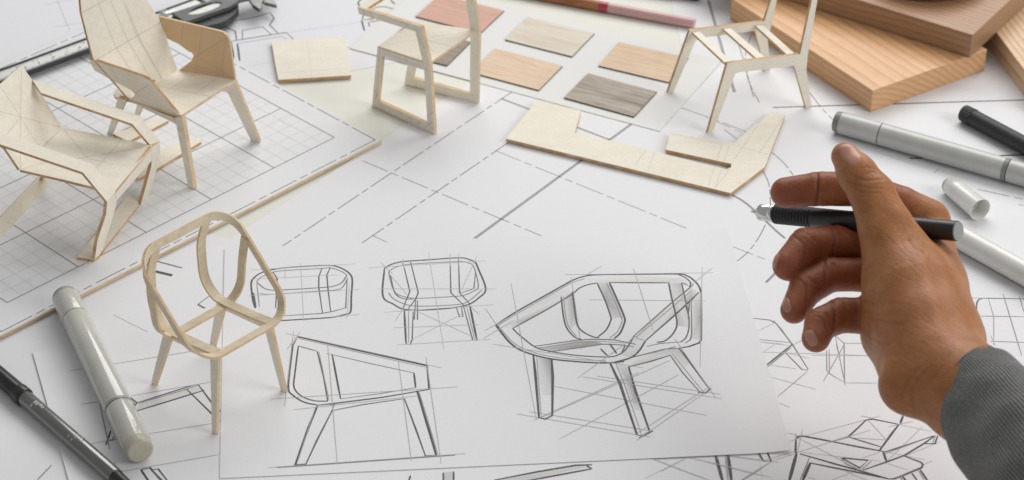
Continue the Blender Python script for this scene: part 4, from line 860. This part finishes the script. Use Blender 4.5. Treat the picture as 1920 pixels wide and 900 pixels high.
# frame with an oval opening, bridged as quads
def resample(poly, n, start):
    P = [np.array(p, float) for p in poly] + [np.array(poly[0], float)]; L = polyline_len(P); out = []
    for k in range(n):
        x = L[-1] * ((k / n + start) % 1.0); i = min(max(np.searchsorted(L, x, side='right') - 1, 0), len(P) - 2); out.append(tuple(P[i] + (P[i + 1] - P[i]) * ((x - L[i]) / (L[i + 1] - L[i]))))
    return out
cen = np.array([384, 15.0])
def ray_out(a_):
    d = np.array([math.cos(a_), -0.3 * math.cos(a_) + math.sin(a_) * .6]); best = None
    for i in range(len(outer)):
        p = np.array(outer[i], float); q = np.array(outer[(i + 1) % len(outer)], float); e = q - p; den = d[0] * e[1] - d[1] * e[0]
        if abs(den) < 1e-9: continue
        tt = ((p - cen)[0] * e[1] - (p - cen)[1] * e[0]) / den; ss = ((p - cen)[0] * d[1] - (p - cen)[1] * d[0]) / den
        if tt > 0 and -1e-6 <= ss <= 1 + 1e-6 and (best is None or tt < best): best = tt
    return tuple(cen + d * best)
angs = np.linspace(0, 2 * math.pi, 48, endpoint=False)
inn = [tuple(cen + np.array([31 * math.cos(a_), -9 * math.cos(a_) + 7.5 * math.sin(a_)])) for a_ in angs]; outp = [ray_out(a_) for a_ in angs]
for cpt in outer:
    k_ = min(range(len(outp)), key=lambda i_: (outp[i_][0] - cpt[0]) ** 2 + (outp[i_][1] - cpt[1]) ** 2); outp[k_] = cpt
V = []; F = []; n = 48
for z_ in (zs, .96): V += [G(x, y, zs) + np.array([0, 0, z_ - zs]) for x, y in outp] + [G(x, y, zs) + np.array([0, 0, z_ - zs]) for x, y in inn]
for k in range(n):
    l = (k + 1) % n; F += [[k, n + k, n + l, l], [2 * n + k, 2 * n + l, 3 * n + l, 3 * n + k], [k, l, 2 * n + l, 2 * n + k], [n + k, 3 * n + k, 3 * n + l, n + l]]
slider = bevelled(mesh_obj('slider', V, F, M_CALG, None, cal), .03); ORG[slider.name] = ORG[cal.name]
top_poly('window_scale', [(346, 27), (410, 3), (424, 6), (418, 13), (358, 31)], 1.17, .05, M_SCALE, slider)
bevelled(top_poly('thumb_grip', [(349, 42), (432, 13), (447, 2), (447, 14), (437, 28), (424, 38), (412, 43), (374, 52)], .93, .58, M_CALB), .03)
bevelled(top_poly('jaw_beam', [(436, 2), (470, -6), (520, -22), (514, -33), (440, -14)], 1.24, .3, M_GUN), .03)
bevelled(top_poly('jaw', [(466, -2), (474, 9), (486, 17), (491, 14), (492, 3), (500, -14), (470, -8)], 1.16, .3, M_GUN), .05)
bevelled(top_poly('jaw', [(494, 4), (519, 10), (518, 6), (503, -8), (494, -10)], 1.0, .25, M_GUN), .04)
def screw(px, z, axis, r, ln):
    p = G(*px, z); lathe('thumb_screw', p, axis, rnd(0, r, ln, r, .03, .06), M_CHROME, cal, 96, rmod=lambda k, n: 1.0 if k % 4 < 2 else .94, smooth=False)
    lathe('screw_stem', p - np.array(axis) * .35, axis, rnd(0, .1, .36, .1, .01, .01), M_CHROME, cal, 24)
screw((397, 43), .55, unit(-cy - cx * .1 + np.array([0, 0, .15])), .37, .26)
lathe('screw_stem', G(312, 26, 1.0), cx, rnd(-.2, .09, .6, .09, .01, .01), M_CHROME, cal, 24)
lathe('thumb_screw', G(308, 24, 1.05) , unit(np.array([0, 0, 1.0])), rnd(-.12, .34, .14, .34, .05, .12), M_CHROME, cal, 48, ref=(1, 0, 0))

# ================================================================== PEN HELD IN THE HAND
HS = 0.945      # the hand hovers: raised to soften its shadow, still at usual thumb and pen breadth
TIP = D(1408, 396.5, 140.0 * HS); TAIL = D(1797, 433.5, 131.0 * HS); pax = unit(TAIL - TIP); PLn = float(np.linalg.norm(TAIL - TIP))
pen = thing('ballpoint_pen', 'black ballpoint pen with ribbed grip and metal tip held by the hand', 'pen', TIP, None)
PR = 0.585
lathe('metal_tip', TIP, pax, [(t_ * HS, r_ * HS) for t_, r_ in [(0, .03), (.03, .06), (.25, .08), (.27, .13), (.62, .36), (.66, .45), (.70, .48), (1.35, .49), (1.36, .46), (1.42, .46), (1.43, .50), (1.72, .51)]], M_CHROME, pen, 48)
gp = [(1.72, .46)]
for k in range(12):
    t0 = 1.74 + k * .215; gp += [(t0, .51), (t0 + .03, PR - .01), (t0 + .15, PR), (t0 + .18, .51)]
gp += [(4.33, .51)]
lathe('ribbed_grip', TIP, pax, [(t_ * HS, r_ * HS) for t_, r_ in gp], M_RUBBER, pen, 48)
lathe('barrel', TIP, pax, rnd(4.33 * HS, .565 * HS, PLn - .05, .56 * HS, .03, .03), M_BLACKP, pen, 48)
lathe('end_disc', TIP, pax, rnd(PLn - .05, .52 * HS, PLn + .015, .52 * HS, .01, .01), M_GREYP, pen, 48)

# ================================================================== HAND AND SLEEVE
def smin(a, b, k):
    h = np.clip(0.5 + 0.5 * (b - a) / k, 0, 1); return b + (a - b) * h - k * h * (1 - h)
BIG = 3.0
_hp = np.array([D(x, y, d * HS) for x, y, d in ((1440, 360, 137), (1440, 500, 135), (1570, 260, 134), (1740, 340, 136.5), (1480, 620, 134), (1530, 680, 133), (1650, 800, 128), (1800, 860, 123), (1960, 852, 120.6), (1860, 640, 125), (1660, 420, 129))]); lo = _hp.min(0) - 1.2; hi = _hp.max(0) + 1.2; hi[0] = min(hi[0], 29.5); VX = 0.07
nx, ny, nz_ = [int(math.ceil(x)) for x in (hi - lo) / VX]
gx = (lo[0] + np.arange(nx) * VX).astype(np.float32); gy = (lo[1] + np.arange(ny) * VX).astype(np.float32); gz = (lo[2] + np.arange(nz_) * VX).astype(np.float32)
def field(): return np.full((nx, ny, nz_), BIG, np.float32)
def cap_into(fld, a, b, ra, rb, k=0.0, crease=()):
    """union a tapered capsule into fld, only near it; crease=[(t, depth, width)] pinches the skin"""
    m = 1.3 + max(ra, rb); l_ = np.minimum(a, b) - m; h_ = np.maximum(a, b) + m
    i0 = np.clip(((l_ - lo) / VX).astype(int), 0, [nx, ny, nz_]); i1 = np.clip(((h_ - lo) / VX).astype(int) + 1, 0, [nx, ny, nz_])
    if np.any(i1 <= i0): return
    sl = tuple(slice(i0[q], i1[q]) for q in range(3))
    X = gx[sl[0]][:, None, None] - a[0]; Y = gy[sl[1]][None, :, None] - a[1]; Z = gz[sl[2]][None, None, :] - a[2]
    d = b - a; dd = float(d @ d); t = (X * d[0] + Y * d[1] + Z * d[2]) / dd; h = np.clip(t, 0, 1)
    dist = np.sqrt((X - h * d[0]) ** 2 + (Y - h * d[1]) ** 2 + (Z - h * d[2]) ** 2) - (ra + (rb - ra) * h)
    ln = math.sqrt(dd)
    for tc, dep, wid in crease: dist = dist + dep * np.exp(-((t - tc) * ln / wid) ** 2)
    fld[sl] = np.minimum(fld[sl], dist) if k <= 0 else smin(fld[sl], dist.astype(np.float32), k)
def HP(q): return D(q[0], q[1], q[2] * HS)
def chain(fld, pts, k, creases=None):
    for i in range(len(pts) - 1):
        cap_into(fld, HP(pts[i]), HP(pts[i + 1]), pts[i][3] * HS, pts[i + 1][3] * HS, k, (creases or {}).get(i, ()))
palm = field()
for seg_ in ([(1765, 690, 126.4, 2.30), (1815, 738, 124.8, 2.35), (1960, 852, 120.6, 2.8)], [(1765, 690, 126.4, 2.30), (1736, 622, 128.3, 2.42), (1706, 545, 130.2, 2.38), (1683, 478, 131.5, 1.75)],
             [(1783, 640, 128.6, 1.75), (1755, 530, 131.6, 1.45), (1744, 420, 135.0, 1.15)], [(1703, 722, 126.0, 1.55), (1738, 690, 126.8, 2.0)],
             [(1650, 575, 132.4, 1.15), (1668, 630, 131.0, 1.3), (1700, 690, 128.5, 1.5)], [(1700, 500, 134.6, 1.35), (1720, 590, 131.6, 1.6)]): chain(palm, seg_, 0.95)
thumb = [(1585, 293, 132.8, .78), (1606, 324, 132.4, 1.05), (1636, 366, 131.9, 1.22), (1662, 430, 131.3, 1.48), (1690, 500, 130.9, 2.0)]
th_f = field(); chain(th_f, thumb, 0.25, {2: [(-0.02, .05, .12), (.12, .03, .09)]})
index = [(1473, 361, 136.3, .86), (1535, 354, 136.0, .95), (1612, 354, 135.6, 1.0), (1690, 384, 135.0, 1.02), (1742, 412, 134.8, 1.15)]
middle = [(1478, 497, 134.0, .88), (1512, 461, 134.8, 1.02), (1562, 455, 135.4, .98), (1612, 458, 135.7, .98), (1720, 455, 136.0, 1.0)]
ringf = [(1489, 581, 132.9, .76), (1512, 541, 133.7, .95), (1556, 515, 134.4, .95), (1615, 515, 134.6, .93), (1720, 515, 135.0, .95)]
pinky = [(1530, 634, 131.0, .78), (1540, 607, 131.6, .90), (1577, 591, 132.2, .96), (1622, 592, 132.4, 1.0), (1725, 600, 132.5, 1.0)]
fing = field(); FSEG = []
for fch, cr in ((index, {0: [(1.0, .06, .06)], 1: [(0.0, .06, .06), (1.0, .10, .07)], 2: [(0.0, .10, .07)]}), (middle, {0: [(1.0, .09, .08)], 1: [(0.0, .09, .08), (1.0, .12, .08)], 2: [(0.0, .12, .08), (1.0, .08, .07)]}),
               (ringf, {0: [(1.0, .08, .08)], 1: [(0.0, .08, .08), (1.0, .12, .08)], 2: [(0.0, .12, .08)]}), (pinky, {0: [(1.0, .08, .08)], 1: [(0.0, .08, .08), (1.0, .11, .08)], 2: [(0.0, .11, .08)]})):
    one = field(); chain(one, fch, 0.14, cr); fing = smin(fing, one, 0.05)
hand = smin(palm, th_f, 0.55)
hand = smin(hand, fing, 0.16)
# pinch of skin where the pen presses into the web
cap_c = field(); cap_into(cap_c, TIP, TAIL, PR * HS + .02, PR * HS + .02); hand = np.maximum(hand, -cap_c + 0.0)
def surface_nets(f):
    s = f < 0
    c = [f[i:nx - 1 + i, j:ny - 1 + j, k:nz_ - 1 + k] for i in (0, 1) for j in (0, 1) for k in (0, 1)]
    cs = np.stack([x < 0 for x in c]); n_in = cs.sum(0); act = (n_in > 0) & (n_in < 8)
    idx = np.argwhere(act); vals = np.stack([x[act] for x in c], 1); off = np.array([(i, j, k) for i in (0, 1) for j in (0, 1) for k in (0, 1)], float)
    acc = np.zeros((len(idx), 3)); cnt = np.zeros(len(idx))
    for p in range(8):
        for q in range(p + 1, 8):
            if np.abs(off[p] - off[q]).sum() != 1: continue
            a_, b_ = vals[:, p], vals[:, q]; m = (a_ < 0) != (b_ < 0); t = np.where(m, a_ / np.where(m, a_ - b_, 1), 0)
            pos = off[p] + t[:, None] * (off[q] - off[p]); acc += pos * m[:, None]; cnt += m
    Vv = idx + acc / cnt[:, None]; ids = np.full(act.shape, -1, int); ids[act] = np.arange(len(idx)); quads = []
    for axn in range(3):
        o1, o2 = [(1, 2), (2, 0), (0, 1)][axn]
        sa = [slice(0, -1) if q == axn else slice(1, -1) for q in range(3)]; sb = [slice(1, None) if q == axn else slice(1, -1) for q in range(3)]
        A_ = s[tuple(sa)]; B_ = s[tuple(sb)]; e = np.argwhere(A_ != B_); ins = A_[tuple(e.T)]
        base_ = e.copy(); base_[:, o1] += 1; base_[:, o2] += 1
        def cell(d1, d2):
            q = base_.copy(); q[:, o1] += d1; q[:, o2] += d2; return ids[tuple(q.T)]
        qd = np.stack([cell(-1, -1), cell(0, -1), cell(0, 0), cell(-1, 0)], 1); qd[~ins] = qd[~ins][:, ::-1]; quads.append(qd)
    return lo + Vv * VX, np.concatenate(quads)
HV, HF = surface_nets(hand)
# drop stray shells, keep the largest connected piece
par = np.arange(len(HV))
def find_all(par, F_):
    lab = np.arange(len(par))
    for _ in range(400):
        m = lab[F_].min(1); new = lab.copy(); np.minimum.at(new, F_.ravel(), np.repeat(m, 4)); new = new[new]
        if np.array_equal(new, lab): break
        lab = new
    return lab
lab = find_all(par, HF); u_l, cn_ = np.unique(lab, return_counts=True); keep = lab == u_l[cn_.argmax()]
mp_ = np.cumsum(keep) - 1; HF = mp_[HF[keep[HF[:, 0]]]]; HV = HV[keep]
# one light smoothing pass
nb_s = np.zeros_like(HV); nb_c = np.zeros(len(HV))
for _ in range(1):
    nb_s[:] = 0; nb_c[:] = 0
    for q in range(4):
        a_, b_ = HF[:, q], HF[:, (q + 1) % 4]; np.add.at(nb_s, a_, HV[b_]); np.add.at(nb_c, a_, 1); np.add.at(nb_s, b_, HV[a_]); np.add.at(nb_c, b_, 1)
    HV = HV * 0.6 + 0.4 * nb_s / nb_c[:, None]
def skin_mat():
    t = NT('skin', 0.46, 0.38); v = t.coords(); at = t.n('ShaderNodeAttribute'); at.attribute_name = 'palmar_shade'
    blot = t.noise(v, 55, 4, 0.6); pore = t.n('ShaderNodeTexVoronoi'); pore.inputs['Scale'].default_value = 1300; t.l(v, pore.inputs['Vector'])
    vw = t.coords((1, 1, 1), (0.3, 0.2, 0.9)); mp = t.n('ShaderNodeMapping'); mp.inputs['Scale'].default_value = (140, 560, 300); t.l(vw, mp.inputs[0]); wr = t.noise(mp.outputs[0], 1.0, 3, 0.6, 0.6)
    base_ = t.ramp(blot, [(0.3, (0.35, 0.135, 0.045)), (0.55, (0.42, 0.175, 0.065)), (0.75, (0.49, 0.22, 0.09))])
    red = t.ramp(blot, [(0.3, (0.24, 0.055, 0.018)), (0.7, (0.35, 0.095, 0.04))])  # redder finger skin, darkened as well to carry the fingers' shade
    cr_ = t.n('ShaderNodeAttribute'); cr_.attribute_name = 'crease'
    c = t.mix(at.outputs['Fac'], base_, red); pk = t.n('ShaderNodeAttribute'); pk.attribute_name = 'pink'; c = t.mix(pk.outputs['Fac'], c, (0.60, 0.29, 0.19)); c = t.mix(cr_.outputs['Fac'], c, (0.16, 0.05, 0.03));
    cell = t.n('ShaderNodeTexVoronoi'); cell.feature = 'DISTANCE_TO_EDGE'; cell.inputs['Scale'].default_value = 520; t.l(v, cell.inputs['Vector']); cel = t.ramp(cell.outputs['Distance'], [(0.0, (0.86, 0.82, 0.80)), (0.10, (1, 1, 1))]); c = t.mix(0.7, c, t.mix(1.0, c, cel, 'MULTIPLY')); c = t.mix(1.0, c, t.ramp(wr, [(0.3, (0.86, 0.84, 0.82)), (0.6, (1, 1, 1))]), 'MULTIPLY'); t.color(c)
    m = t.n('ShaderNodeMath'); m.operation = 'ADD'; m2 = t.n('ShaderNodeMath'); m2.operation = 'MULTIPLY'; m2.inputs[1].default_value = 0.45
    m3 = t.n('ShaderNodeMath'); m3.operation = 'ADD'; t.l(cel, m3.inputs[0]); t.l(wr, m3.inputs[1]); t.l(pore.outputs['Distance'], m2.inputs[0]); t.l(m3.outputs[0], m.inputs[0]); t.l(m2.outputs[0], m.inputs[1]); t.bump(m.outputs[0], 0.34, 0.0006)
    t.b.inputs['Subsurface Weight'].default_value = 0.18; t.b.inputs['Subsurface Radius'].default_value = (0.004, 0.0015, 0.0008); t.b.inputs['Subsurface Scale'].default_value = 1.0
    return t.m
M_SKIN = skin_mat()
# creases: lines laid on the skin, pressed in, their shade also put into the colour as red-brown
from mathutils.bvhtree import BVHTree
bvh = BVHTree.FromPolygons([Vector(v) for v in HV], [list(map(int, f)) for f in HF])
VN = np.zeros_like(HV); _n = np.cross(HV[HF[:, 1]] - HV[HF[:, 0]], HV[HF[:, 2]] - HV[HF[:, 0]])
for q in range(4): np.add.at(VN, HF[:, q], _n)
VN /= np.linalg.norm(VN, axis=1)[:, None] + 1e-12
CREASES = [
    (.10, .085, .6, [(1531, 322), (1533, 340), (1533, 360), (1530, 388)]), (.10, .09, .65, [(1562, 427), (1564, 450), (1562, 480)]), (.05, .06, .35, [(1488, 442), (1506, 459), (1510, 478), (1503, 495)]),
    (.10, .09, .65, [(1545, 486), (1547, 505), (1548, 527)]), (.05, .06, .35, [(1495, 522), (1510, 534), (1514, 549), (1512, 567)]), (.10, .085, .6, [(1559, 563), (1566, 587), (1563, 617)]), (.045, .06, .3, [(1529, 592), (1543, 599), (1551, 620)]),
    (.035, .06, .4, [(1603, 331), (1620, 337), (1636, 338), (1657, 335)]), (.03, .05, .35, [(1624, 326), (1637, 322), (1645, 327)]), (.03, .055, .3, [(1601, 345), (1628, 352), (1652, 353)]), (.025, .05, .25, [(1604, 356), (1630, 361), (1655, 361)]), (.02, .05, .2, [(1610, 315), (1630, 314), (1646, 320)]),
    (.05, .08, .45, [(1704, 448), (1716, 462), (1736, 470)]), (.03, .06, .25, [(1690, 452), (1700, 470), (1722, 480)]), (.02, .05, .2, [(1660, 440), (1690, 470), (1715, 500)]),
    (.025, .06, .28, [(1612, 494), (1635, 496), (1662, 503)]), (.025, .06, .28, [(1610, 512), (1640, 517), (1665, 524)]), (.025, .06, .28, [(1610, 539), (1630, 543), (1655, 551)]), (.022, .06, .25, [(1617, 562), (1648, 573)]), (.03, .07, .3, [(1630, 596), (1660, 604), (1693, 609)]), (.022, .06, .25, [(1630, 632), (1668, 648)]), (.02, .05, .2, [(1622, 585), (1650, 590)]),
    (.035, .08, .16, [(1691, 745), (1697, 725), (1708, 705), (1732, 683)]), (.03, .08, .14, [(1714, 765), (1711, 740), (1718, 715), (1744, 688)]), (.02, .07, .1, [(1740, 720), (1765, 690), (1790, 640)])]
CRSV = np.zeros(len(HV)); DSP = np.zeros(len(HV))
for dep_, wid_, ton_, pl_ in CREASES:
    pl2 = smooth_path([np.append(np.array(p, float), 0.0) for p in pl_], 10) if len(pl_) > 2 else [np.append(np.array(pl_[0], float) * (1 - t) + np.array(pl_[1], float) * t, 0) for t in np.linspace(0, 1, 16)]
    hits = []
    for p in pl2:
        h = bvh.ray_cast(Vector(CAM), Vector(ray(p[0], p[1])).normalized())
        if h[0] is not None and (not hits or np.linalg.norm(np.array(h[0]) - hits[-1]) < 0.8): hits.append(np.array(h[0]))
    if len(hits) < 3: continue
    dm = np.full(len(HV), 9.0); hb = np.array(hits); box = np.all((HV > hb.min(0) - .5) & (HV < hb.max(0) + .5), axis=1); sub = HV[box]; dsub = np.full(len(sub), 9.0)
    for k in range(len(hits) - 1):
        d_ = hits[k + 1] - hits[k]; t_ = np.clip((sub - hits[k]) @ d_ / max(d_ @ d_, 1e-9), 0, 1); dsub = np.minimum(dsub, np.linalg.norm(sub - hits[k] - t_[:, None] * d_, axis=1))
    dm[box] = dsub; g_ = np.exp(-(dm / wid_) ** 2); DSP = np.maximum(DSP, dep_ * (.55 if dep_ > .06 else .8) * g_); CRSV = np.maximum(CRSV, ton_ * np.exp(-(dm / (wid_ * .8)) ** 2))
# hollow between the thumb bone and the back of the hand, and the tendon beside it
for sgn, wid_, pl_ in ((.16, .75, [(1742, 470), (1765, 540), (1795, 620)]), (-.07, .45, [(1730, 480), (1745, 545), (1770, 625)]), (.10, .6, [(1655, 400), (1690, 430), (1700, 445)])):
    hits = [np.array(h[0]) for h in (bvh.ray_cast(Vector(CAM), Vector(ray(p[0], p[1])).normalized()) for p in smooth_path([np.append(np.array(p, float), 0.0) for p in pl_], 8)) if h[0] is not None]
    dm = np.full(len(HV), 9.0)
    for k in range(len(hits) - 1):
        d_ = hits[k + 1] - hits[k]; t_ = np.clip((HV - hits[k]) @ d_ / (d_ @ d_), 0, 1); dm = np.minimum(dm, np.linalg.norm(HV - hits[k] - t_[:, None] * d_, axis=1))
    DSP = DSP + sgn * np.exp(-(dm / wid_) ** 2)
HV = HV - VN * DSP[:, None]
person = thing('person', 'bare right hand with grey knitted cuff holding a black pen over the sketches', 'person', (HV[:, 0].mean(), HV[:, 1].mean(), HV[:, 2].min()))
ho = mesh_obj('hand', HV, [list(map(int, f)) for f in HF], M_SKIN, None, person, smooth=True); ORG[ho.name] = ORG[person.name]
def seg_dist(P, a, b):
    d = b - a; t = np.clip((P - a) @ d / (d @ d), 0, 1); return np.linalg.norm(P - a - t[:, None] * d, axis=1)
pal = np.zeros(len(HV)); tipw = np.zeros(len(HV))
for ch in (index, middle, ringf, pinky):
    for i in range(3):
        dd_ = seg_dist(HV, HP(ch[i]), HP(ch[i + 1])) - ch[i][3] * HS; pal = np.maximum(pal, np.clip(1.0 - dd_ / 0.35, 0, 1) * (1.0 if i == 0 else 0.75))
crs = CRSV
ho.data.attributes.new('crease', 'FLOAT', 'POINT').data.foreach_set('value', crs.astype(np.float32))
pnk = np.clip(1.2 - (np.minimum(seg_dist(HV, HP(thumb[0]), HP(thumb[1])), 9) / HS) / 1.1, 0, 1) * 0.6
for ch in (index, middle, ringf, pinky): pnk = np.maximum(pnk, np.exp(-(np.linalg.norm(HV - HP(ch[0]), axis=1) / 1.0) ** 2) * 0.3)
ho.data.attributes.new('pink', 'FLOAT', 'POINT').data.foreach_set('value', pnk.astype(np.float32))
ho.data.attributes.new('palmar_shade', 'FLOAT', 'POINT').data.foreach_set('value', pal.astype(np.float32))
# fingernails: thin plates laid on the finished finger surface
from mathutils.bvhtree import BVHTree
bvh = BVHTree.FromPolygons([Vector(v) for v in HV], [list(map(int, f)) for f in HF])
M_NAIL = plain('fingernail', (0.46, 0.235, 0.16), 0.3, 0, 0.45, 0.1)
def nail(px, angle, half_l, half_w, sq=2.6):
    NR, NA = 5, 22; V = []; F = []; ok = True
    def hit(x, y):
        r_ = Vector(ray(x, y)).normalized(); h = bvh.ray_cast(Vector(CAM), r_)
        return None if h[0] is None else (np.array(h[0]), np.array(h[1]))
    c0_ = hit(*px)
    if c0_ is None: return
    P = [c0_]
    for i in range(1, NR + 1):
        for k in range(NA):
            a_ = 2 * math.pi * k / NA; u1 = math.copysign(abs(math.cos(a_)) ** (2 / sq), math.cos(a_)) * half_l * i / NR; v1 = math.copysign(abs(math.sin(a_)) ** (2 / sq), math.sin(a_)) * half_w * i / NR
            x = px[0] + u1 * math.cos(angle) - v1 * math.sin(angle); y = px[1] + u1 * math.sin(angle) + v1 * math.cos(angle)
            h = hit(x, y); P.append(h if h is not None and np.linalg.norm(h[0] - c0_[0]) < 1.2 else P[max(0, len(P) - NA)])
    nav = unit(sum(p[1] for p in P))
    lift = [0.03 if i < 1 + NA * (NR - 1) else -0.02 for i in range(len(P))]
    V = [p[0] + nav * l for p, l in zip(P, lift)]
    F = [[0, 1 + k, 1 + (k + 1) % NA] for k in range(NA)]
    for i in range(NR - 1):
        for k in range(NA): F.append([1 + i * NA + k, 1 + (i + 1) * NA + k, 1 + (i + 1) * NA + (k + 1) % NA, 1 + i * NA + (k + 1) % NA])
    mesh_obj('fingernail', V, F, M_NAIL, None, ho, smooth=True)
nail((1592, 287), math.radians(50), 26, 17)
nail((1474, 571), math.radians(70), 17, 9)
nail((1521, 634), math.radians(62), 18, 11)
nail((1454, 490), math.radians(108), 17, 5)

# sleeve: a soft tube round the wrist with a rolled ribbed cuff
SP = [(1816, 733, 125.0, 2.62), (1830, 744, 124.6, 2.85), (1852, 768, 123.9, 3.15), (1886, 806, 122.7, 3.45), (1935, 855, 121.0, 3.75), (2010, 925, 118.8, 3.95), (2090, 1000, 116.5, 4.1)]
cl = smooth_path([np.append(HP(q), q[3] * HS) for q in SP], 8); n_c = len(cl); SG = 192; V = []; F = []
prof = [(c[:3], c[3], i) for i, c in enumerate(cl)]
rings = [(cl[3][:3], cl[3][3] - .30), (cl[1][:3], cl[1][3] - .24), (cl[0][:3], cl[0][3] - .12), (cl[0][:3] * 1.0, cl[0][3] + .02), (cl[0][:3] * .5 + cl[1][:3] * .5, cl[0][3] + .10)] + [(c[:3], c[3]) for c in cl[1:]]
a0v = unit(cl[-1][:3] - cl[0][:3]); nrm_ = unit(RT * 0.86 - UP * 0.48 - FW * 0.78); u0 = unit(FW - nrm_ * np.dot(FW, nrm_)); v0 = np.cross(u0, nrm_)
UVs = []; acc = 0; prev = rings[0][0]
for i, (p, r) in enumerate(rings):
    acc += float(np.linalg.norm(p - prev)) + .05; prev = p
    for k in range(SG):
        an = 2 * math.pi * k / SG; x_ = max(i - 5, 0) / 20.0
        wob = 1 + min(x_ * 1.6, 1) * (0.04 * math.sin(3 * an + .55 * acc) + 0.04 * math.sin(4 * an - acc * 1.1) * math.sin(acc * .9 + 1)) + 0.012 * math.sin(2 * an + .8) + 0.008 * math.sin(7 * an + acc) + 0.005 * math.sin(13 * an - 2 * acc)
        V.append(p + (u0 * math.cos(an) * 1.0 + v0 * math.sin(an) * 0.95) * r * wob); UVs.append((k / SG, acc))
for i in range(len(rings) - 1):
    for k in range(SG): l = (k + 1) % SG; F.append([i * SG + k, i * SG + l, (i + 1) * SG + l, (i + 1) * SG + k])
sl_o = mesh_obj('sleeve', V, F, None or plain('tmp', (0.1, 0.1, 0.1)), None, person, smooth=True)
uvl = sl_o.data.uv_layers.new(name='UVMap')
for lp in sl_o.data.loops:
    kx, ky = UVs[lp.vertex_index]; uvl.data[lp.index].uv = (kx, ky)
for p_ in sl_o.data.polygons:     # close the seam in u
    us = [uvl.data[i].uv[0] for i in p_.loop_indices]
    if max(us) - min(us) > .5:
        for i in p_.loop_indices:
            if uvl.data[i].uv[0] < .5: uvl.data[i].uv[0] += 1
def knit():
    t = NT('grey_rib_knit', 0.95, 0.1); tc = t.n('ShaderNodeTexCoord'); mp = t.n('ShaderNodeMapping'); mp.inputs['Scale'].default_value = (1, 1, 1); t.l(tc.outputs['UV'], mp.inputs[0])
    sx = t.n('ShaderNodeSeparateXYZ'); t.l(mp.outputs[0], sx.inputs[0])
    def math_(op, a, b=None):
        m = t.n('ShaderNodeMath'); m.operation = op
        for i, q in enumerate((a, b)):
            if q is None: continue
            if isinstance(q, (int, float)): m.inputs[i].default_value = q
            else: t.l(q, m.inputs[i])
        return m.outputs[0]
    ph = math_('ADD', math_('MULTIPLY', sx.outputs[1], 2 * math.pi * 0.45), math_('MULTIPLY', sx.outputs[0], 2 * math.pi * 120))
    ribs = math_('ADD', math_('MULTIPLY', math_('SINE', ph), 0.5), 0.5)
    st = math_('ADD', math_('MULTIPLY', math_('SINE', math_('MULTIPLY', sx.outputs[1], 2 * math.pi * 5.5)), 0.5), 0.5)
    v = t.coords(); fuzz = t.noise(v, 420, 5, 0.8); marl = t.noise(v, 900, 3, 0.8); big = t.noise(v, 30, 3)
    c = t.ramp(ribs, [(0.1, (0.085, 0.084, 0.083)), (0.85, (0.25, 0.248, 0.245))])
    c = t.mix(1.0, c, t.ramp(marl, [(0.3, (0.5, 0.5, 0.5)), (0.65, (1.4, 1.4, 1.4))]), 'MULTIPLY'); c = t.mix(1.0, c, t.ramp(big, [(0.3, (0.85,) * 3), (0.7, (1.08,) * 3)]), 'MULTIPLY'); t.color(c)
    h = math_('ADD', math_('ADD', ribs, math_('MULTIPLY', st, 0.3)), math_('MULTIPLY', fuzz, 0.7)); t.bump(h, 0.9, 0.0012)
    t.b.inputs['Sheen Weight'].default_value = 0.35; t.b.inputs['Sheen Roughness'].default_value = 0.6
    return t.m
sl_o.data.materials[0] = knit(); bpy.data.materials.remove(bpy.data.materials['tmp'])
